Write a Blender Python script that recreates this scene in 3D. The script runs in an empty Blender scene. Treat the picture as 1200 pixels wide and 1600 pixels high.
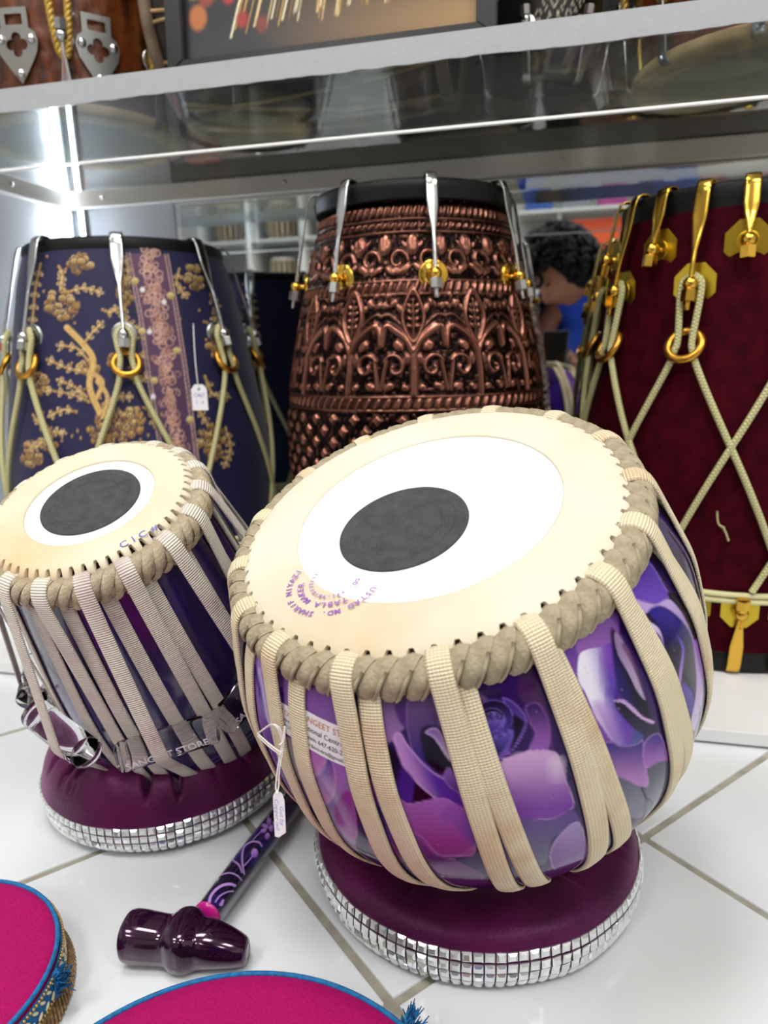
import bpy, bmesh, math, random
import numpy as np
from mathutils import Vector, Matrix, noise as mnoise
random.seed(7); rng = np.random.default_rng(7)
PI = math.pi
scene = bpy.context.scene
COL = scene.collection

# ------------------------------------------------------------------ camera
F = 1097.0                                   # focal length in pixels of the 1200 x 1600 frame
CAM = np.array([0.0, 0.0, 0.38])
_Y = np.array([268.0, 265.0, F]); _Y /= np.linalg.norm(_Y)
_X = np.array([4630.0, -145.0, -F]); _X -= _Y * _X.dot(_Y); _X /= np.linalg.norm(_X)
_Z = np.cross(_X, _Y); _Z = -_Z if _Z[1] < 0 else _Z
RW = np.stack([_X, _Y, _Z])                  # world = RW @ (right, up, forward)
cd = bpy.data.cameras.new('camera'); cam = bpy.data.objects.new('camera', cd); COL.objects.link(cam)
Mx = Matrix.Identity(4)
for r in range(3):
    Mx[r][0] = RW[r, 0]; Mx[r][1] = RW[r, 1]; Mx[r][2] = -RW[r, 2]; Mx[r][3] = CAM[r]
cam.matrix_world = Mx
cd.sensor_fit = 'HORIZONTAL'; cd.sensor_width = 36.0; cd.lens = 36.0 * F / 1200.0
cd.clip_start = 0.005; cd.clip_end = 50
cd.dof.use_dof = True; cd.dof.focus_distance = 0.43; cd.dof.aperture_fstop = 10.0
scene.camera = cam

# ------------------------------------------------------------------ world, exposure, lamps
scene.view_settings.view_transform = 'Standard'; scene.view_settings.look = 'None'
scene.view_settings.gamma = 1.0; scene.view_settings.use_curve_mapping = False
scene.view_settings.exposure = 0.0
world = bpy.data.worlds.new('world'); scene.world = world; world.use_nodes = True
world.node_tree.nodes['Background'].inputs[0].default_value = (0.9, 0.95, 1.0, 1)
world.node_tree.nodes['Background'].inputs[1].default_value = 0.3
CEIL = 2.6
PANELS = [(-1.2, -0.7), (0.35, -0.7), (1.6, -0.7), (-1.2, -2.2), (0.35, -2.2), (1.6, -2.2), (-0.45, 0.3)]
PANEL_W = 17.0
for i, (px, py) in enumerate(PANELS):
    ld = bpy.data.lights.new('ceiling_lamp', 'AREA'); ld.shape = 'RECTANGLE'; ld.size = 0.56; ld.size_y = 0.56
    ld.energy = PANEL_W; ld.color = (1.0, 0.985, 0.965)
    lo = bpy.data.objects.new('ceiling_lamp', ld); COL.objects.link(lo); lo.location = (px, py, CEIL - 0.03)

# ------------------------------------------------------------------ helpers
def ray(px, py):
    d = RW @ np.array([px - 600.0, 800.0 - py, F]); return d / np.linalg.norm(d)
def ony(px, py, y):
    d = ray(px, py); return CAM + d * (y / d[1])
def onz(px, py, z):
    d = ray(px, py); return CAM + d * ((z - CAM[2]) / d[2])
def project(P):
    c = (np.asarray(P) - CAM) @ RW
    return np.stack([600 + F * c[..., 0] / c[..., 2], 800 - F * c[..., 1] / c[..., 2]], -1)
def lin(h):
    if isinstance(h, str):
        h = h.lstrip('#'); c = [int(h[i:i + 2], 16) / 255 for i in (0, 2, 4)]
    else: c = h
    return tuple(x / 12.92 if x <= 0.04045 else ((x + 0.055) / 1.055) ** 2.4 for x in c)
def tag(o, label=None, cat=None, group=None, kind=None):
    if label: o['label'] = label
    if cat: o['category'] = cat
    if group: o['group'] = group
    if kind: o['kind'] = kind
    return o
def empty(name, loc=(0, 0, 0), rot=None, label=None, cat=None, group=None):
    o = bpy.data.objects.new(name, None); COL.objects.link(o); o.location = loc; o.empty_display_size = 0.02
    if rot is not None:
        o.rotation_euler = rot.to_euler() if hasattr(rot, 'to_euler') else rot
    return tag(o, label, cat, group)
def link(name, me, mat=None, parent=None, loc=None, rot=None):
    o = bpy.data.objects.new(name, me); COL.objects.link(o)
    if mat is not None and len(me.materials) == 0: me.materials.append(mat)
    if parent is not None: o.parent = parent
    if loc is not None: o.location = loc
    if rot is not None: o.rotation_euler = rot.to_euler() if hasattr(rot, 'to_euler') else rot
    return o
def mesh(name, V, Fc, smooth=True, col=None, uv=None):
    V = np.asarray(V, np.float32).reshape(-1, 3)
    me = bpy.data.meshes.new(name)
    if isinstance(Fc, np.ndarray) and Fc.ndim == 2:
        n, k = Fc.shape
        me.vertices.add(len(V)); me.vertices.foreach_set('co', V.ravel())
        me.loops.add(n * k); me.loops.foreach_set('vertex_index', Fc.astype(np.int32).ravel())
        me.polygons.add(n); me.polygons.foreach_set('loop_start', np.arange(0, n * k, k, dtype=np.int32))
        me.polygons.foreach_set('loop_total', np.full(n, k, np.int32))
        me.update(calc_edges=True)
    else:
        me.from_pydata([tuple(map(float, v)) for v in V], [], [tuple(map(int, f)) for f in Fc])
    me.validate()
    me.polygons.foreach_set('use_smooth', np.full(len(me.polygons), bool(smooth)))
    if col is not None:
        a = me.color_attributes.new('Col', 'FLOAT_COLOR', 'POINT')
        c4 = np.ones((len(V), 4), np.float32); c4[:, :3] = col; a.data.foreach_set('color', c4.ravel())
    if uv is not None:
        l = me.uv_layers.new(name='UVMap'); idx = np.zeros(len(me.loops), np.int32); me.loops.foreach_get('vertex_index', idx)
        l.data.foreach_set('uv', np.asarray(uv, np.float32)[idx].ravel())
    me.update(); return me
def gridf(nu, nv, cu=False, cv=False, off=0):
    iu = np.arange(nu if cu else nu - 1); iv = np.arange(nv if cv else nv - 1)
    a, b = np.meshgrid(iu, iv, indexing='ij'); a = a.ravel(); b = b.ravel(); a2 = (a + 1) % nu; b2 = (b + 1) % nv
    return np.stack([a * nv + b, a2 * nv + b, a2 * nv + b2, a * nv + b2], 1) + off
def lathe(prof, n=64, th=None, name='lathe', col=None, smooth=True):
    """surface of revolution about z; prof = list of (r, z), listed from the bottom up on the outside"""
    prof = np.array(prof, float); closed = th is None
    if th is None: th = np.linspace(0, 2 * PI, n, endpoint=False)
    V = np.stack([prof[None, :, 0] * np.cos(th)[:, None], prof[None, :, 0] * np.sin(th)[:, None], np.broadcast_to(prof[None, :, 1], (len(th), len(prof)))], -1)
    return mesh(name, V, gridf(len(th), len(prof), closed), smooth, col)
def smoothprof(pts, n=40):
    """Catmull-Rom through profile points"""
    p = np.array(pts, float); q = np.vstack([2 * p[0] - p[1], p, 2 * p[-1] - p[-2]]); out = []
    k = max(2, n // (len(p) - 1))
    for i in range(1, len(q) - 2):
        for t in np.linspace(0, 1, k, endpoint=False):
            out.append(0.5 * (2 * q[i] + (q[i + 1] - q[i - 1]) * t + (2 * q[i - 1] - 5 * q[i] + 4 * q[i + 1] - q[i + 2]) * t * t + (3 * q[i] - q[i - 1] - 3 * q[i + 1] + q[i + 2]) * t ** 3))
    out.append(p[-1]); return np.array(out)
def frames(P, closed=False):
    P = np.asarray(P, float)
    T = (np.roll(P, -1, 0) - np.roll(P, 1, 0)) if closed else np.gradient(P, axis=0)
    T /= np.linalg.norm(T, axis=1)[:, None] + 1e-12
    N = np.zeros_like(P); a = np.array([0, 0, 1.0]) if abs(T[0, 2]) < 0.9 else np.array([1.0, 0, 0])
    n = a - T[0] * a.dot(T[0]); n /= np.linalg.norm(n); N[0] = n
    for i in range(1, len(P)):
        n = n - T[i] * n.dot(T[i]); n /= np.linalg.norm(n) + 1e-12; N[i] = n
    return T, N, np.cross(T, N)
def tube(P, r, k=8, closed=False, caps=True, name='tube', twist=0.0, lobes=0, lobe=0.0):
    P = np.asarray(P, float); T, N, B = frames(P, closed); r = np.broadcast_to(np.asarray(r, float), (len(P),))
    a = np.linspace(0, 2 * PI, k, endpoint=False)
    if lobes:
        L = np.concatenate([[0], np.cumsum(np.linalg.norm(np.diff(P, axis=0), axis=1))])
        rr = r[:, None] * (1 + lobe * np.abs(np.cos((a[None] * lobes / 2 + L[:, None] * twist))))
    else: rr = r[:, None] * np.ones(k)[None]
    V = P[:, None] + rr[..., None] * (np.cos(a)[None, :, None] * N[:, None] + np.sin(a)[None, :, None] * B[:, None])
    L = np.concatenate([[0], np.cumsum(np.linalg.norm(np.diff(P, axis=0), axis=1))])
    uv = np.stack([np.broadcast_to(L[:, None], (len(P), k)), np.broadcast_to(a[None] * r.mean(), (len(P), k))], -1).reshape(-1, 2)
    fs = gridf(len(P), k, closed, True)
    if not closed and caps:
        V = V.reshape(-1, 3); n = len(V); V = np.vstack([V, P[:1], P[-1:]]); uv = np.vstack([uv, uv[:1], uv[n - 1:n]])
        e = []; m = (len(P) - 1) * k
        for i in range(k):
            j = (i + 1) % k; e += [(n, j, i, i), (n + 1, m + i, m + j, m + j)]
        fl = [tuple(f) for f in fs] + [x[:3] for x in e]
        return mesh(name, V, fl, True, None, uv)
    return mesh(name, V, fs, True, None, uv)
def ribbon(P, N, w, t, name='ribbon', crown=0.25, closed=False):
    """flat strap along P with outward normals N, width w, thickness t (scalars or arrays); outer face at P + N t/2"""
    P = np.asarray(P, float); N = np.asarray(N, float); n = len(P)
    T = (np.roll(P, -1, 0) - np.roll(P, 1, 0)) if closed else np.gradient(P, axis=0)
    T /= np.linalg.norm(T, axis=1)[:, None] + 1e-12
    N = N - T * (N * T).sum(1)[:, None]; N /= np.linalg.norm(N, axis=1)[:, None] + 1e-12
    S = np.cross(T, N); w = np.broadcast_to(np.asarray(w, float), (n,))[:, None]; t = np.broadcast_to(np.asarray(t, float), (n,))[:, None]
    sec = [(-0.5, -0.5), (-0.5, 0.3), (-0.36, 0.5), (0, 0.5 + crown), (0.36, 0.5), (0.5, 0.3), (0.5, -0.5)]
    V = np.stack([P + S * w * a + N * t * b for a, b in sec], 1); k = len(sec)
    L = np.concatenate([[0], np.cumsum(np.linalg.norm(np.diff(P, axis=0), axis=1))])
    uv = np.stack([np.broadcast_to(L[:, None], (n, k)), np.array([a for a, b in sec])[None] * w], -1).reshape(-1, 2)
    fs = [tuple(f) for f in gridf(n, k, closed, True)]
    if not closed: fs += [tuple(range(k)), tuple(range((n - 1) * k, n * k))[::-1]]
    return mesh(name, V.reshape(-1, 3), fs, True, None, uv)
def join(name, *ms):
    """one mesh out of several (V, F) or mesh datablocks that make up one part"""
    bm = bmesh.new()
    for m in ms:
        bm.from_mesh(m)
    me = bpy.data.meshes.new(name); bm.to_mesh(me); bm.free(); return me
def box(sx, sy, sz, bev=0.002, seg=2, name='box', c=(0, 0, 0)):
    bm = bmesh.new(); bmesh.ops.create_cube(bm, size=1.0)
    for v in bm.verts: v.co = Vector((v.co.x * sx + c[0], v.co.y * sy + c[1], v.co.z * sz + c[2]))
    if bev: bmesh.ops.bevel(bm, geom=bm.edges[:], offset=bev, segments=seg, affect='EDGES', profile=0.6)
    me = bpy.data.meshes.new(name); bm.to_mesh(me); bm.free()
    return me
def prism(pts, t, bev=0.0, name='prism', seg=1):
    """polygon in the xy plane extruded to thickness t along z"""
    bm = bmesh.new(); vs = [bm.verts.new((x, y, 0)) for x, y in pts]; f = bm.faces.new(vs)
    r = bmesh.ops.extrude_face_region(bm, geom=[f])
    for v in [g for g in r['geom'] if isinstance(g, bmesh.types.BMVert)]: v.co.z += t
    bmesh.ops.recalc_face_normals(bm, faces=bm.faces[:])
    if bev: bmesh.ops.bevel(bm, geom=[e for e in bm.edges if abs(e.verts[0].co.z - e.verts[1].co.z) < 1e-9], offset=bev, segments=seg, affect='EDGES')
    me = bpy.data.meshes.new(name); bm.to_mesh(me); bm.free(); return me
def sphere(r, u=16, v=10, name='sphere', s=(1, 1, 1)):
    p = [(max(1e-5, r * math.sin(PI * i / v)), -r * math.cos(PI * i / v)) for i in range(v + 1)]
    me = lathe(p, u, name=name); me.transform(Matrix.Diagonal((*s, 1))); return me
def torus(R, r, n=48, k=12, name='torus', sz=1.0):
    a = np.linspace(0, 2 * PI, n, endpoint=False); b = np.linspace(0, 2 * PI, k, endpoint=False)
    V = np.stack([(R + r * np.cos(b)[None]) * np.cos(a)[:, None], (R + r * np.cos(b)[None]) * np.sin(a)[:, None], np.broadcast_to(sz * r * np.sin(b)[None], (n, k))], -1)
    return mesh(name, V, gridf(n, k, True, True))
def xf(me, loc=(0, 0, 0), rot=None, scale=None):
    M = Matrix.Translation(loc)
    if rot is not None: M = M @ (rot.to_4x4() if hasattr(rot, 'to_4x4') else Matrix.Rotation(rot, 4, 'Z'))
    if scale is not None: M = M @ Matrix.Diagonal((*scale, 1))
    me.transform(M); return me
def basis(x, y, z):
    return Matrix((Vector(x), Vector(y), Vector(z))).transposed()
def look(z, up=(0, 0, 1)):
    z = Vector(z).normalized(); x = Vector(up).cross(z)
    if x.length < 1e-6: x = Vector((1, 0, 0))
    x.normalize(); return basis(x, z.cross(x), z)
def text_mesh(s, size, ext=0.0002, align='CENTER', res=2, bold=0.0):
    cu = bpy.data.curves.new('txt', 'FONT'); cu.body = s; cu.size = size; cu.extrude = ext; cu.align_x = align; cu.align_y = 'CENTER'; cu.resolution_u = res; cu.offset = bold * size
    o = bpy.data.objects.new('txt', cu); COL.objects.link(o)
    dg = bpy.context.evaluated_depsgraph_get(); me = bpy.data.meshes.new_from_object(o.evaluated_get(dg))
    bpy.data.objects.remove(o); bpy.data.curves.remove(cu); me.materials.clear(); return me
def map_mesh(me, fn):
    n = len(me.vertices); a = np.zeros(n * 3, np.float32); me.vertices.foreach_get('co', a); a = a.reshape(-1, 3)
    me.vertices.foreach_set('co', np.asarray(fn(a), np.float32).ravel()); me.update(); return me
def copy_tree(o, parent=None):
    c = o.copy(); COL.objects.link(c)
    if parent is not None: c.parent = parent
    for ch in [x for x in bpy.data.objects if x.parent == o]: copy_tree(ch, c)
    return c

# ------------------------------------------------------------------ materials
def nt(m): return m.node_tree.nodes, m.node_tree.links
def mat(name, color, rough=0.5, metal=0.0, var=0.0, vscale=40.0, bump=0.0, bscale=200.0, sheen=0.0, coat=0.0, spec=0.5, color2=None, emit=None, emit_s=0.0, coord='Object', sheen_tint=None):
    m = bpy.data.materials.new(name); m.use_nodes = True; N, L = nt(m); b = N['Principled BSDF']
    c = lin(color); b.inputs['Base Color'].default_value = (*c, 1); b.inputs['Roughness'].default_value = rough; b.inputs['Metallic'].default_value = metal
    b.inputs['Specular IOR Level'].default_value = spec
    if sheen:
        b.inputs['Sheen Weight'].default_value = sheen; b.inputs['Sheen Roughness'].default_value = 0.35
        if sheen_tint: b.inputs['Sheen Tint'].default_value = (*lin(sheen_tint), 1)
    if coat: b.inputs['Coat Weight'].default_value = coat; b.inputs['Coat Roughness'].default_value = 0.04
    if emit: b.inputs['Emission Color'].default_value = (*lin(emit), 1); b.inputs['Emission Strength'].default_value = emit_s
    tc = N.new('ShaderNodeTexCoord')
    if var or color2:
        n = N.new('ShaderNodeTexNoise'); n.inputs['Scale'].default_value = vscale; n.inputs['Detail'].default_value = 4
        L.new(tc.outputs[coord], n.inputs['Vector'])
        r = N.new('ShaderNodeValToRGB'); c2 = lin(color2) if color2 else tuple(x * (1 - var) for x in c)
        r.color_ramp.elements[0].position = 0.35; r.color_ramp.elements[0].color = (*c2, 1)
        r.color_ramp.elements[1].position = 0.65; r.color_ramp.elements[1].color = (*c, 1)
        L.new(n.outputs['Fac'], r.inputs['Fac']); L.new(r.outputs['Color'], b.inputs['Base Color'])
    if bump:
        n = N.new('ShaderNodeTexNoise'); n.inputs['Scale'].default_value = bscale; n.inputs['Detail'].default_value = 3
        L.new(tc.outputs[coord], n.inputs['Vector']); bp = N.new('ShaderNodeBump'); bp.inputs['Strength'].default_value = bump; bp.inputs['Distance'].default_value = 0.002
        L.new(n.outputs['Fac'], bp.inputs['Height']); L.new(bp.outputs['Normal'], b.inputs['Normal'])
    return m
def attr_mat(name, rough=0.4, metal=0.0, coat=0.0, sheen=0.0, bump=0.0, bscale=300.0, spec=0.5):
    m = mat(name, '#888888', rough, metal, coat=coat, sheen=sheen, bump=bump, bscale=bscale, spec=spec); N, L = nt(m)
    a = N.new('ShaderNodeAttribute'); a.attribute_name = 'Col'; L.new(a.outputs['Color'], N['Principled BSDF'].inputs['Base Color']); return m
def weave_mat(name, color, color2, freq, rough=0.85, bump=0.6, cross=None, stain=None, diag=None):
    """webbing: ribs across the strap, from the strap's own UVs in metres"""
    m = mat(name, color, rough); N, L = nt(m); b = N['Principled BSDF']
    uv = N.new('ShaderNodeUVMap'); sp = N.new('ShaderNodeSeparateXYZ'); L.new(uv.outputs['UV'], sp.inputs[0])
    def wave(out, f):
        a = N.new('ShaderNodeMath'); a.operation = 'MULTIPLY'; a.inputs[1].default_value = f; L.new(out, a.inputs[0])
        s = N.new('ShaderNodeMath'); s.operation = 'SINE'; L.new(a.outputs[0], s.inputs[0]); return s.outputs[0]
    h = wave(sp.outputs[0], freq)
    if cross:
        h2 = wave(sp.outputs[1], cross); mm = N.new('ShaderNodeMath'); mm.operation = 'MULTIPLY_ADD'; mm.inputs[1].default_value = 0.45; L.new(h2, mm.inputs[0]); L.new(h, mm.inputs[2]); h = mm.outputs[0]
    if diag:
        hs = []
        for sg in (1, -1):
            a = N.new('ShaderNodeMath'); a.operation = 'MULTIPLY'; a.inputs[1].default_value = freq; L.new(sp.outputs[0], a.inputs[0])
            c = N.new('ShaderNodeMath'); c.operation = 'MULTIPLY_ADD'; c.inputs[1].default_value = sg * diag; L.new(sp.outputs[1], c.inputs[0]); L.new(a.outputs[0], c.inputs[2])
            s = N.new('ShaderNodeMath'); s.operation = 'SINE'; L.new(c.outputs[0], s.inputs[0]); hs.append(s.outputs[0])
        mm = N.new('ShaderNodeMath'); mm.operation = 'MINIMUM'; L.new(hs[0], mm.inputs[0]); L.new(hs[1], mm.inputs[1]); h = mm.outputs[0]
    bp = N.new('ShaderNodeBump'); bp.inputs['Strength'].default_value = bump; bp.inputs['Distance'].default_value = 0.0006
    L.new(h, bp.inputs['Height']); L.new(bp.outputs['Normal'], b.inputs['Normal'])
    mr = N.new('ShaderNodeMapRange'); mr.inputs['From Min'].default_value = -1.2; mr.inputs['From Max'].default_value = 0.3; L.new(h, mr.inputs['Value'])
    mx = N.new('ShaderNodeMix'); mx.data_type = 'RGBA'; mx.inputs['A'].default_value = (*lin(color2), 1); mx.inputs['B'].default_value = (*lin(color), 1)
    L.new(mr.outputs['Result'], mx.inputs['Factor']); out = mx.outputs['Result']
    if stain:
        tc = N.new('ShaderNodeTexCoord'); n = N.new('ShaderNodeTexNoise'); n.inputs['Scale'].default_value = 22; n.inputs['Detail'].default_value = 3; L.new(tc.outputs['Object'], n.inputs['Vector'])
        r = N.new('ShaderNodeMapRange'); r.inputs['From Min'].default_value = 0.52; r.inputs['From Max'].default_value = 0.78; L.new(n.outputs['Fac'], r.inputs['Value'])
        m2 = N.new('ShaderNodeMix'); m2.data_type = 'RGBA'; m2.inputs['B'].default_value = (*lin(stain), 1); L.new(out, m2.inputs['A']); L.new(r.outputs['Result'], m2.inputs['Factor']); out = m2.outputs['Result']
    L.new(out, b.inputs['Base Color']); return m
def clear_mat(name, tint='#ffffff', ior=1.45, rough=0.02, film=0.0):
    """clear plastic sheet: fresnel mix of see-through and gloss, so that light passes"""
    m = bpy.data.materials.new(name); m.use_nodes = True; N, L = nt(m); N.remove(N['Principled BSDF']); o = N['Material Output']
    t = N.new('ShaderNodeBsdfTransparent'); t.inputs[0].default_value = (*lin(tint), 1)
    g = N.new('ShaderNodeBsdfGlossy'); g.inputs['Roughness'].default_value = rough; g.inputs[0].default_value = (1, 1, 1, 1)
    f = N.new('ShaderNodeFresnel'); ge = N.new('ShaderNodeNewGeometry'); mi = N.new('ShaderNodeMapRange'); mi.inputs['To Min'].default_value = ior; mi.inputs['To Max'].default_value = 1 / ior; L.new(ge.outputs['Backfacing'], mi.inputs['Value']); L.new(mi.outputs['Result'], f.inputs[0]); mx = N.new('ShaderNodeMixShader')
    L.new(f.outputs[0], mx.inputs[0]); L.new(t.outputs[0], mx.inputs[1]); L.new(g.outputs[0], mx.inputs[2]); out = mx.outputs[0]
    if film:
        d = N.new('ShaderNodeBsdfDiffuse'); d.inputs[0].default_value = (0.8, 0.8, 0.8, 1); m2 = N.new('ShaderNodeMixShader'); m2.inputs[0].default_value = film
        L.new(out, m2.inputs[1]); L.new(d.outputs[0], m2.inputs[2]); out = m2.outputs[0]
    L.new(out, o.inputs['Surface']); return m

M = {}
M['tile'] = mat('glazed_tile', '#dfe4e8', 0.22, var=0.06, vscale=6, bump=0.05, bscale=14, coat=0.1)
M['grout'] = mat('grout', '#a8a496', 0.9, var=0.3, vscale=60)
M['wall'] = mat('grey_laminate', '#b9bcbf', 0.3, var=0.04, vscale=4)
M['white'] = mat('white_laminate', '#e4e5e6', 0.35, var=0.04, vscale=8)
M['room'] = mat('painted_wall', '#cfcfcc', 0.8, var=0.04, vscale=3)
M['frost'] = mat('frosted_edge', '#a9adb1', 0.45, var=0.05, vscale=90, bump=0.12, bscale=260)
M['clear'] = clear_mat('clear_acrylic', '#eef1f1', 1.32, 0.015, film=0.003)
M['lip_glow'] = mat('polished_edge_glow', '#f4f6f6', 0.2)  # white colour stands in for light piped into the lip's clear edge
M['rail'] = mat('grey_plastic', '#c2bfb8', 0.35)
M['mirror'] = mat('silvered_glass', '#dfe3e3', 0.0, 1.0)
M['steel'] = mat('polished_steel', '#c9cbcc', 0.16, 1.0)
M['steel2'] = mat('brushed_steel', '#b4b5b4', 0.3, 1.0, bump=0.1, bscale=400)
M['brass'] = mat('polished_brass', '#d9ae48', 0.16, 1.0)
M['gold'] = mat('gilt_ring', '#c8923a', 0.3, 1.0, bump=0.15, bscale=160)
M['goldplate'] = mat('brass_plate', '#d8bb3e', 0.3, 1.0)
M['black'] = mat('black_rim', '#0b0b0b', 0.5, bump=0.15, bscale=120, spec=0.3)
M['skin'] = None
M['rope'] = weave_mat('green_gold_cord', '#d8d4a2', '#a39e66', 1700, 0.55, 0.7, diag=880)
M['paper'] = mat('white_card', '#e9e8ee', 0.8)
M['thread'] = mat('white_thread', '#e6e4e0', 0.8)
M['ink'] = mat('purple_ink', '#9a63b8', 0.8)
M['inkblue'] = mat('blue_ink', '#6a6cc0', 0.8)
M['inkblack'] = mat('black_ink', '#1b1b1f', 0.7)
M['inkorange'] = mat('orange_ink', '#c4874f', 0.7)

# ------------------------------------------------------------------ the setting
D = 1.10                                     # the mirror behind the drums
WX = -0.80                                   # side panel of the display
YF, ZS = 0.73, 0.638                         # front edge and underside of the clear shelf
TOPZ = ZS + 0.023
def S(name, me, m, parent=None, loc=None):
    o = link(name, me, m, parent, loc)
    if parent is None: o['kind'] = 'structure'
    return o
floor = S('floor', box(5.2, 5.2, 0.05, 0, c=(0, -1.2, -0.0268)), M['grout'])
TO = np.array([0.0788, 0.5106]); a_ = math.radians(48.4); TU = np.array([math.cos(a_), math.sin(a_)]); TV = np.array([math.sin(a_), -math.cos(a_)]); TS = 0.2432
tile_me = box(TS - 0.0062, TS - 0.0062, 0.008, 0.0012, 2, 'tile', c=(0, 0, -0.004))
for i in range(-9, 9):
    for j in range(-9, 9):
        c = TO + TU * TS * (i + 0.5) + TV * TS * (j + 0.5)
        if -1.5 < c[0] < 1.6 and -1.7 < c[1] < 1.0:
            t = link('tile', tile_me, M['tile'], floor, (c[0], c[1], rng.uniform(-0.0003, 0.0)), (0, 0, a_))
S('wall_back', box(5.2, 0.06, CEIL, 0, c=(0, D + 0.07, CEIL / 2)), M['room'])
S('wall_left', box(0.06, 5.2, CEIL, 0, c=(-2.6, -1.4, CEIL / 2)), M['room'])
S('wall_right', box(0.06, 5.2, CEIL, 0, c=(2.6, -1.4, CEIL / 2)), M['room'])
S('wall_front', box(5.2, 0.06, CEIL, 0, c=(0, -3.8, CEIL / 2)), M['room'])
S('ceiling', box(5.3, 5.3, 0.06, 0, c=(0, -1.3, CEIL + 0.03)), M['room'])
lampm = mat('lamp_diffuser', '#ffffff', 0.6, emit='#fff6ea', emit_s=4.0)
for k, (px, py) in enumerate(PANELS):
    e = empty('ceiling_light', (px, py, CEIL - 0.02), None, 'square white ceiling panel lamp, %s of the row %s' % ('the only one' if py > 0 else {-1.2: 'left one', 0.35: 'middle one', 1.6: 'right one'}[px], {0.3: 'right above the display', -0.7: 'just behind the photographer', -2.2: 'near the far rack'}[py]), 'light', 'ceiling light panels')
    link('frame', box(0.62, 0.62, 0.02, 0.003, c=(0, 0, 0.01)), M['white'], e); link('diffuser', box(0.58, 0.58, 0.006, 0.002, c=(0, 0, -0.002)), lampm, e)

# side panel, back panel, mirror
S('wall_side_panel', box(0.02, 0.48, 2.1, 0.002, c=(WX - 0.01, D - 0.22, 1.05)), M['wall'])
S('trim_1', box(-0.602 - WX, 0.012, 2.1, 0.001, c=((-0.602 + WX) / 2, D + 0.004, 1.05)), M['wall'])
mir = link('wall_mirror', box(2.3, 0.006, ZS - 0.018, 0.0008, c=(-0.602 + 1.15, D + 0.003, (ZS + 0.016) / 2)), M['mirror'])
tag(mir, 'tall frameless mirror behind the drums, reflecting the shop', 'mirror')
S('darkening_board', box(2.3, 0.012, 1.45, 0.001, c=(-0.602 + 1.15, D + 0.005, ZS + 0.727)), mat('darkening_board_laminate', '#2a2725', 0.35))  # added board, makes the view through the shelf dark above the mirror
# plinth
pl_ = empty('display_plinth', (0.35, 0.88, 0), None, 'low white base board under the standing drums', 'plinth')
link('top_board', box(2.29, 0.44, 0.0135, 0.0012, c=(0, 0.0, 0.00975)), M['white'], pl_)
link('gap_shade_strip', box(2.27, 0.42, 0.003, 0, c=(0, 0.006, 0.0015)), M['black'], pl_)  # black strip stands in for the shade in the gap beneath the board
PZ = 0.0165
# clear shelf
sh = empty('acrylic_shelf', (0.3, YF, ZS), None, 'clear acrylic shelf with frosted front edge above the drums', 'shelf')
SW = 2.18; LIP = 0.056
link('shelf_sheet', box(SW, D - YF - 0.007, 0.02, 0.0006, 1, c=(0, (D - YF - 0.003) / 2 + 0.002, 0.0105)), M['clear'], sh)
link('front_lip', box(SW, 0.004, LIP - 0.003, 0.0004, 1, c=(0, 0.0028, -LIP / 2 + 0.0018)), M['clear'], sh)['label'] = 'clear lip hanging below the frosted edge'
link('lip_edge', box(SW, 0.0042, 0.0026, 0.0004, 1, c=(0, 0.0028, -LIP)), M['lip_glow'], sh)['label'] = 'polished lower edge of the lip, its edge-lit glow painted white'
# frosted front edge: its lower line is chipped and wavy
n = 400; xs = np.linspace(-SW / 2, SW / 2, n)
wav = np.array([0.0022 * mnoise.noise((x * 9, 0, 0)) + 0.0012 * mnoise.noise((x * 60, 3, 0)) for x in xs])
V = []
for x, w in zip(xs, wav):
    V += [(x, -0.0015, 0.0235), (x, -0.0015, 0.001 + w), (x, 0.0005, 0.001 + w), (x, 0.0005, 0.0235)]
link('front_edge', mesh('front_edge', V, gridf(n, 4, False, True), False), M['frost'], sh)
# rail carrying the shelf at the back, and along the side panel
rl = empty('shelf_rail', (0.25, D - 0.002, ZS), None, 'grey plastic support rail screwed to the mirror under the shelf', 'rail')
link('bar', box(2.1, 0.014, 0.026, 0.002, c=(0, -0.009, -0.0135)), M['rail'], rl)
def screw(parent, loc, axis):
    me = lathe([(0.0001, 0.0018), (0.0024, 0.0016), (0.0035, 0.0004), (0.0035, -0.001)][::-1], 12, name='screw'); return link('screw', me, M['steel2'], parent, loc, look(axis))
for px, py in ((160, 305), (445, 285), (878, 247)):
    p = ony(px, py, D - 0.018); screw(rl, (p[0] - 0.25, -0.016, -0.0125), (0, -1, 0))
rl2 = empty('shelf_rail', (WX + 0.001, 0.93, ZS), None, 'short grey support rail on the left side panel under the shelf', 'rail')
link('bar', box(0.014, 0.30, 0.026, 0.002, c=(0.0075, 0, -0.0135)), M['rail'], rl2)
screw(rl2, (0.0148, 0.03, -0.0125), (1, 0, 0))
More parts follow.
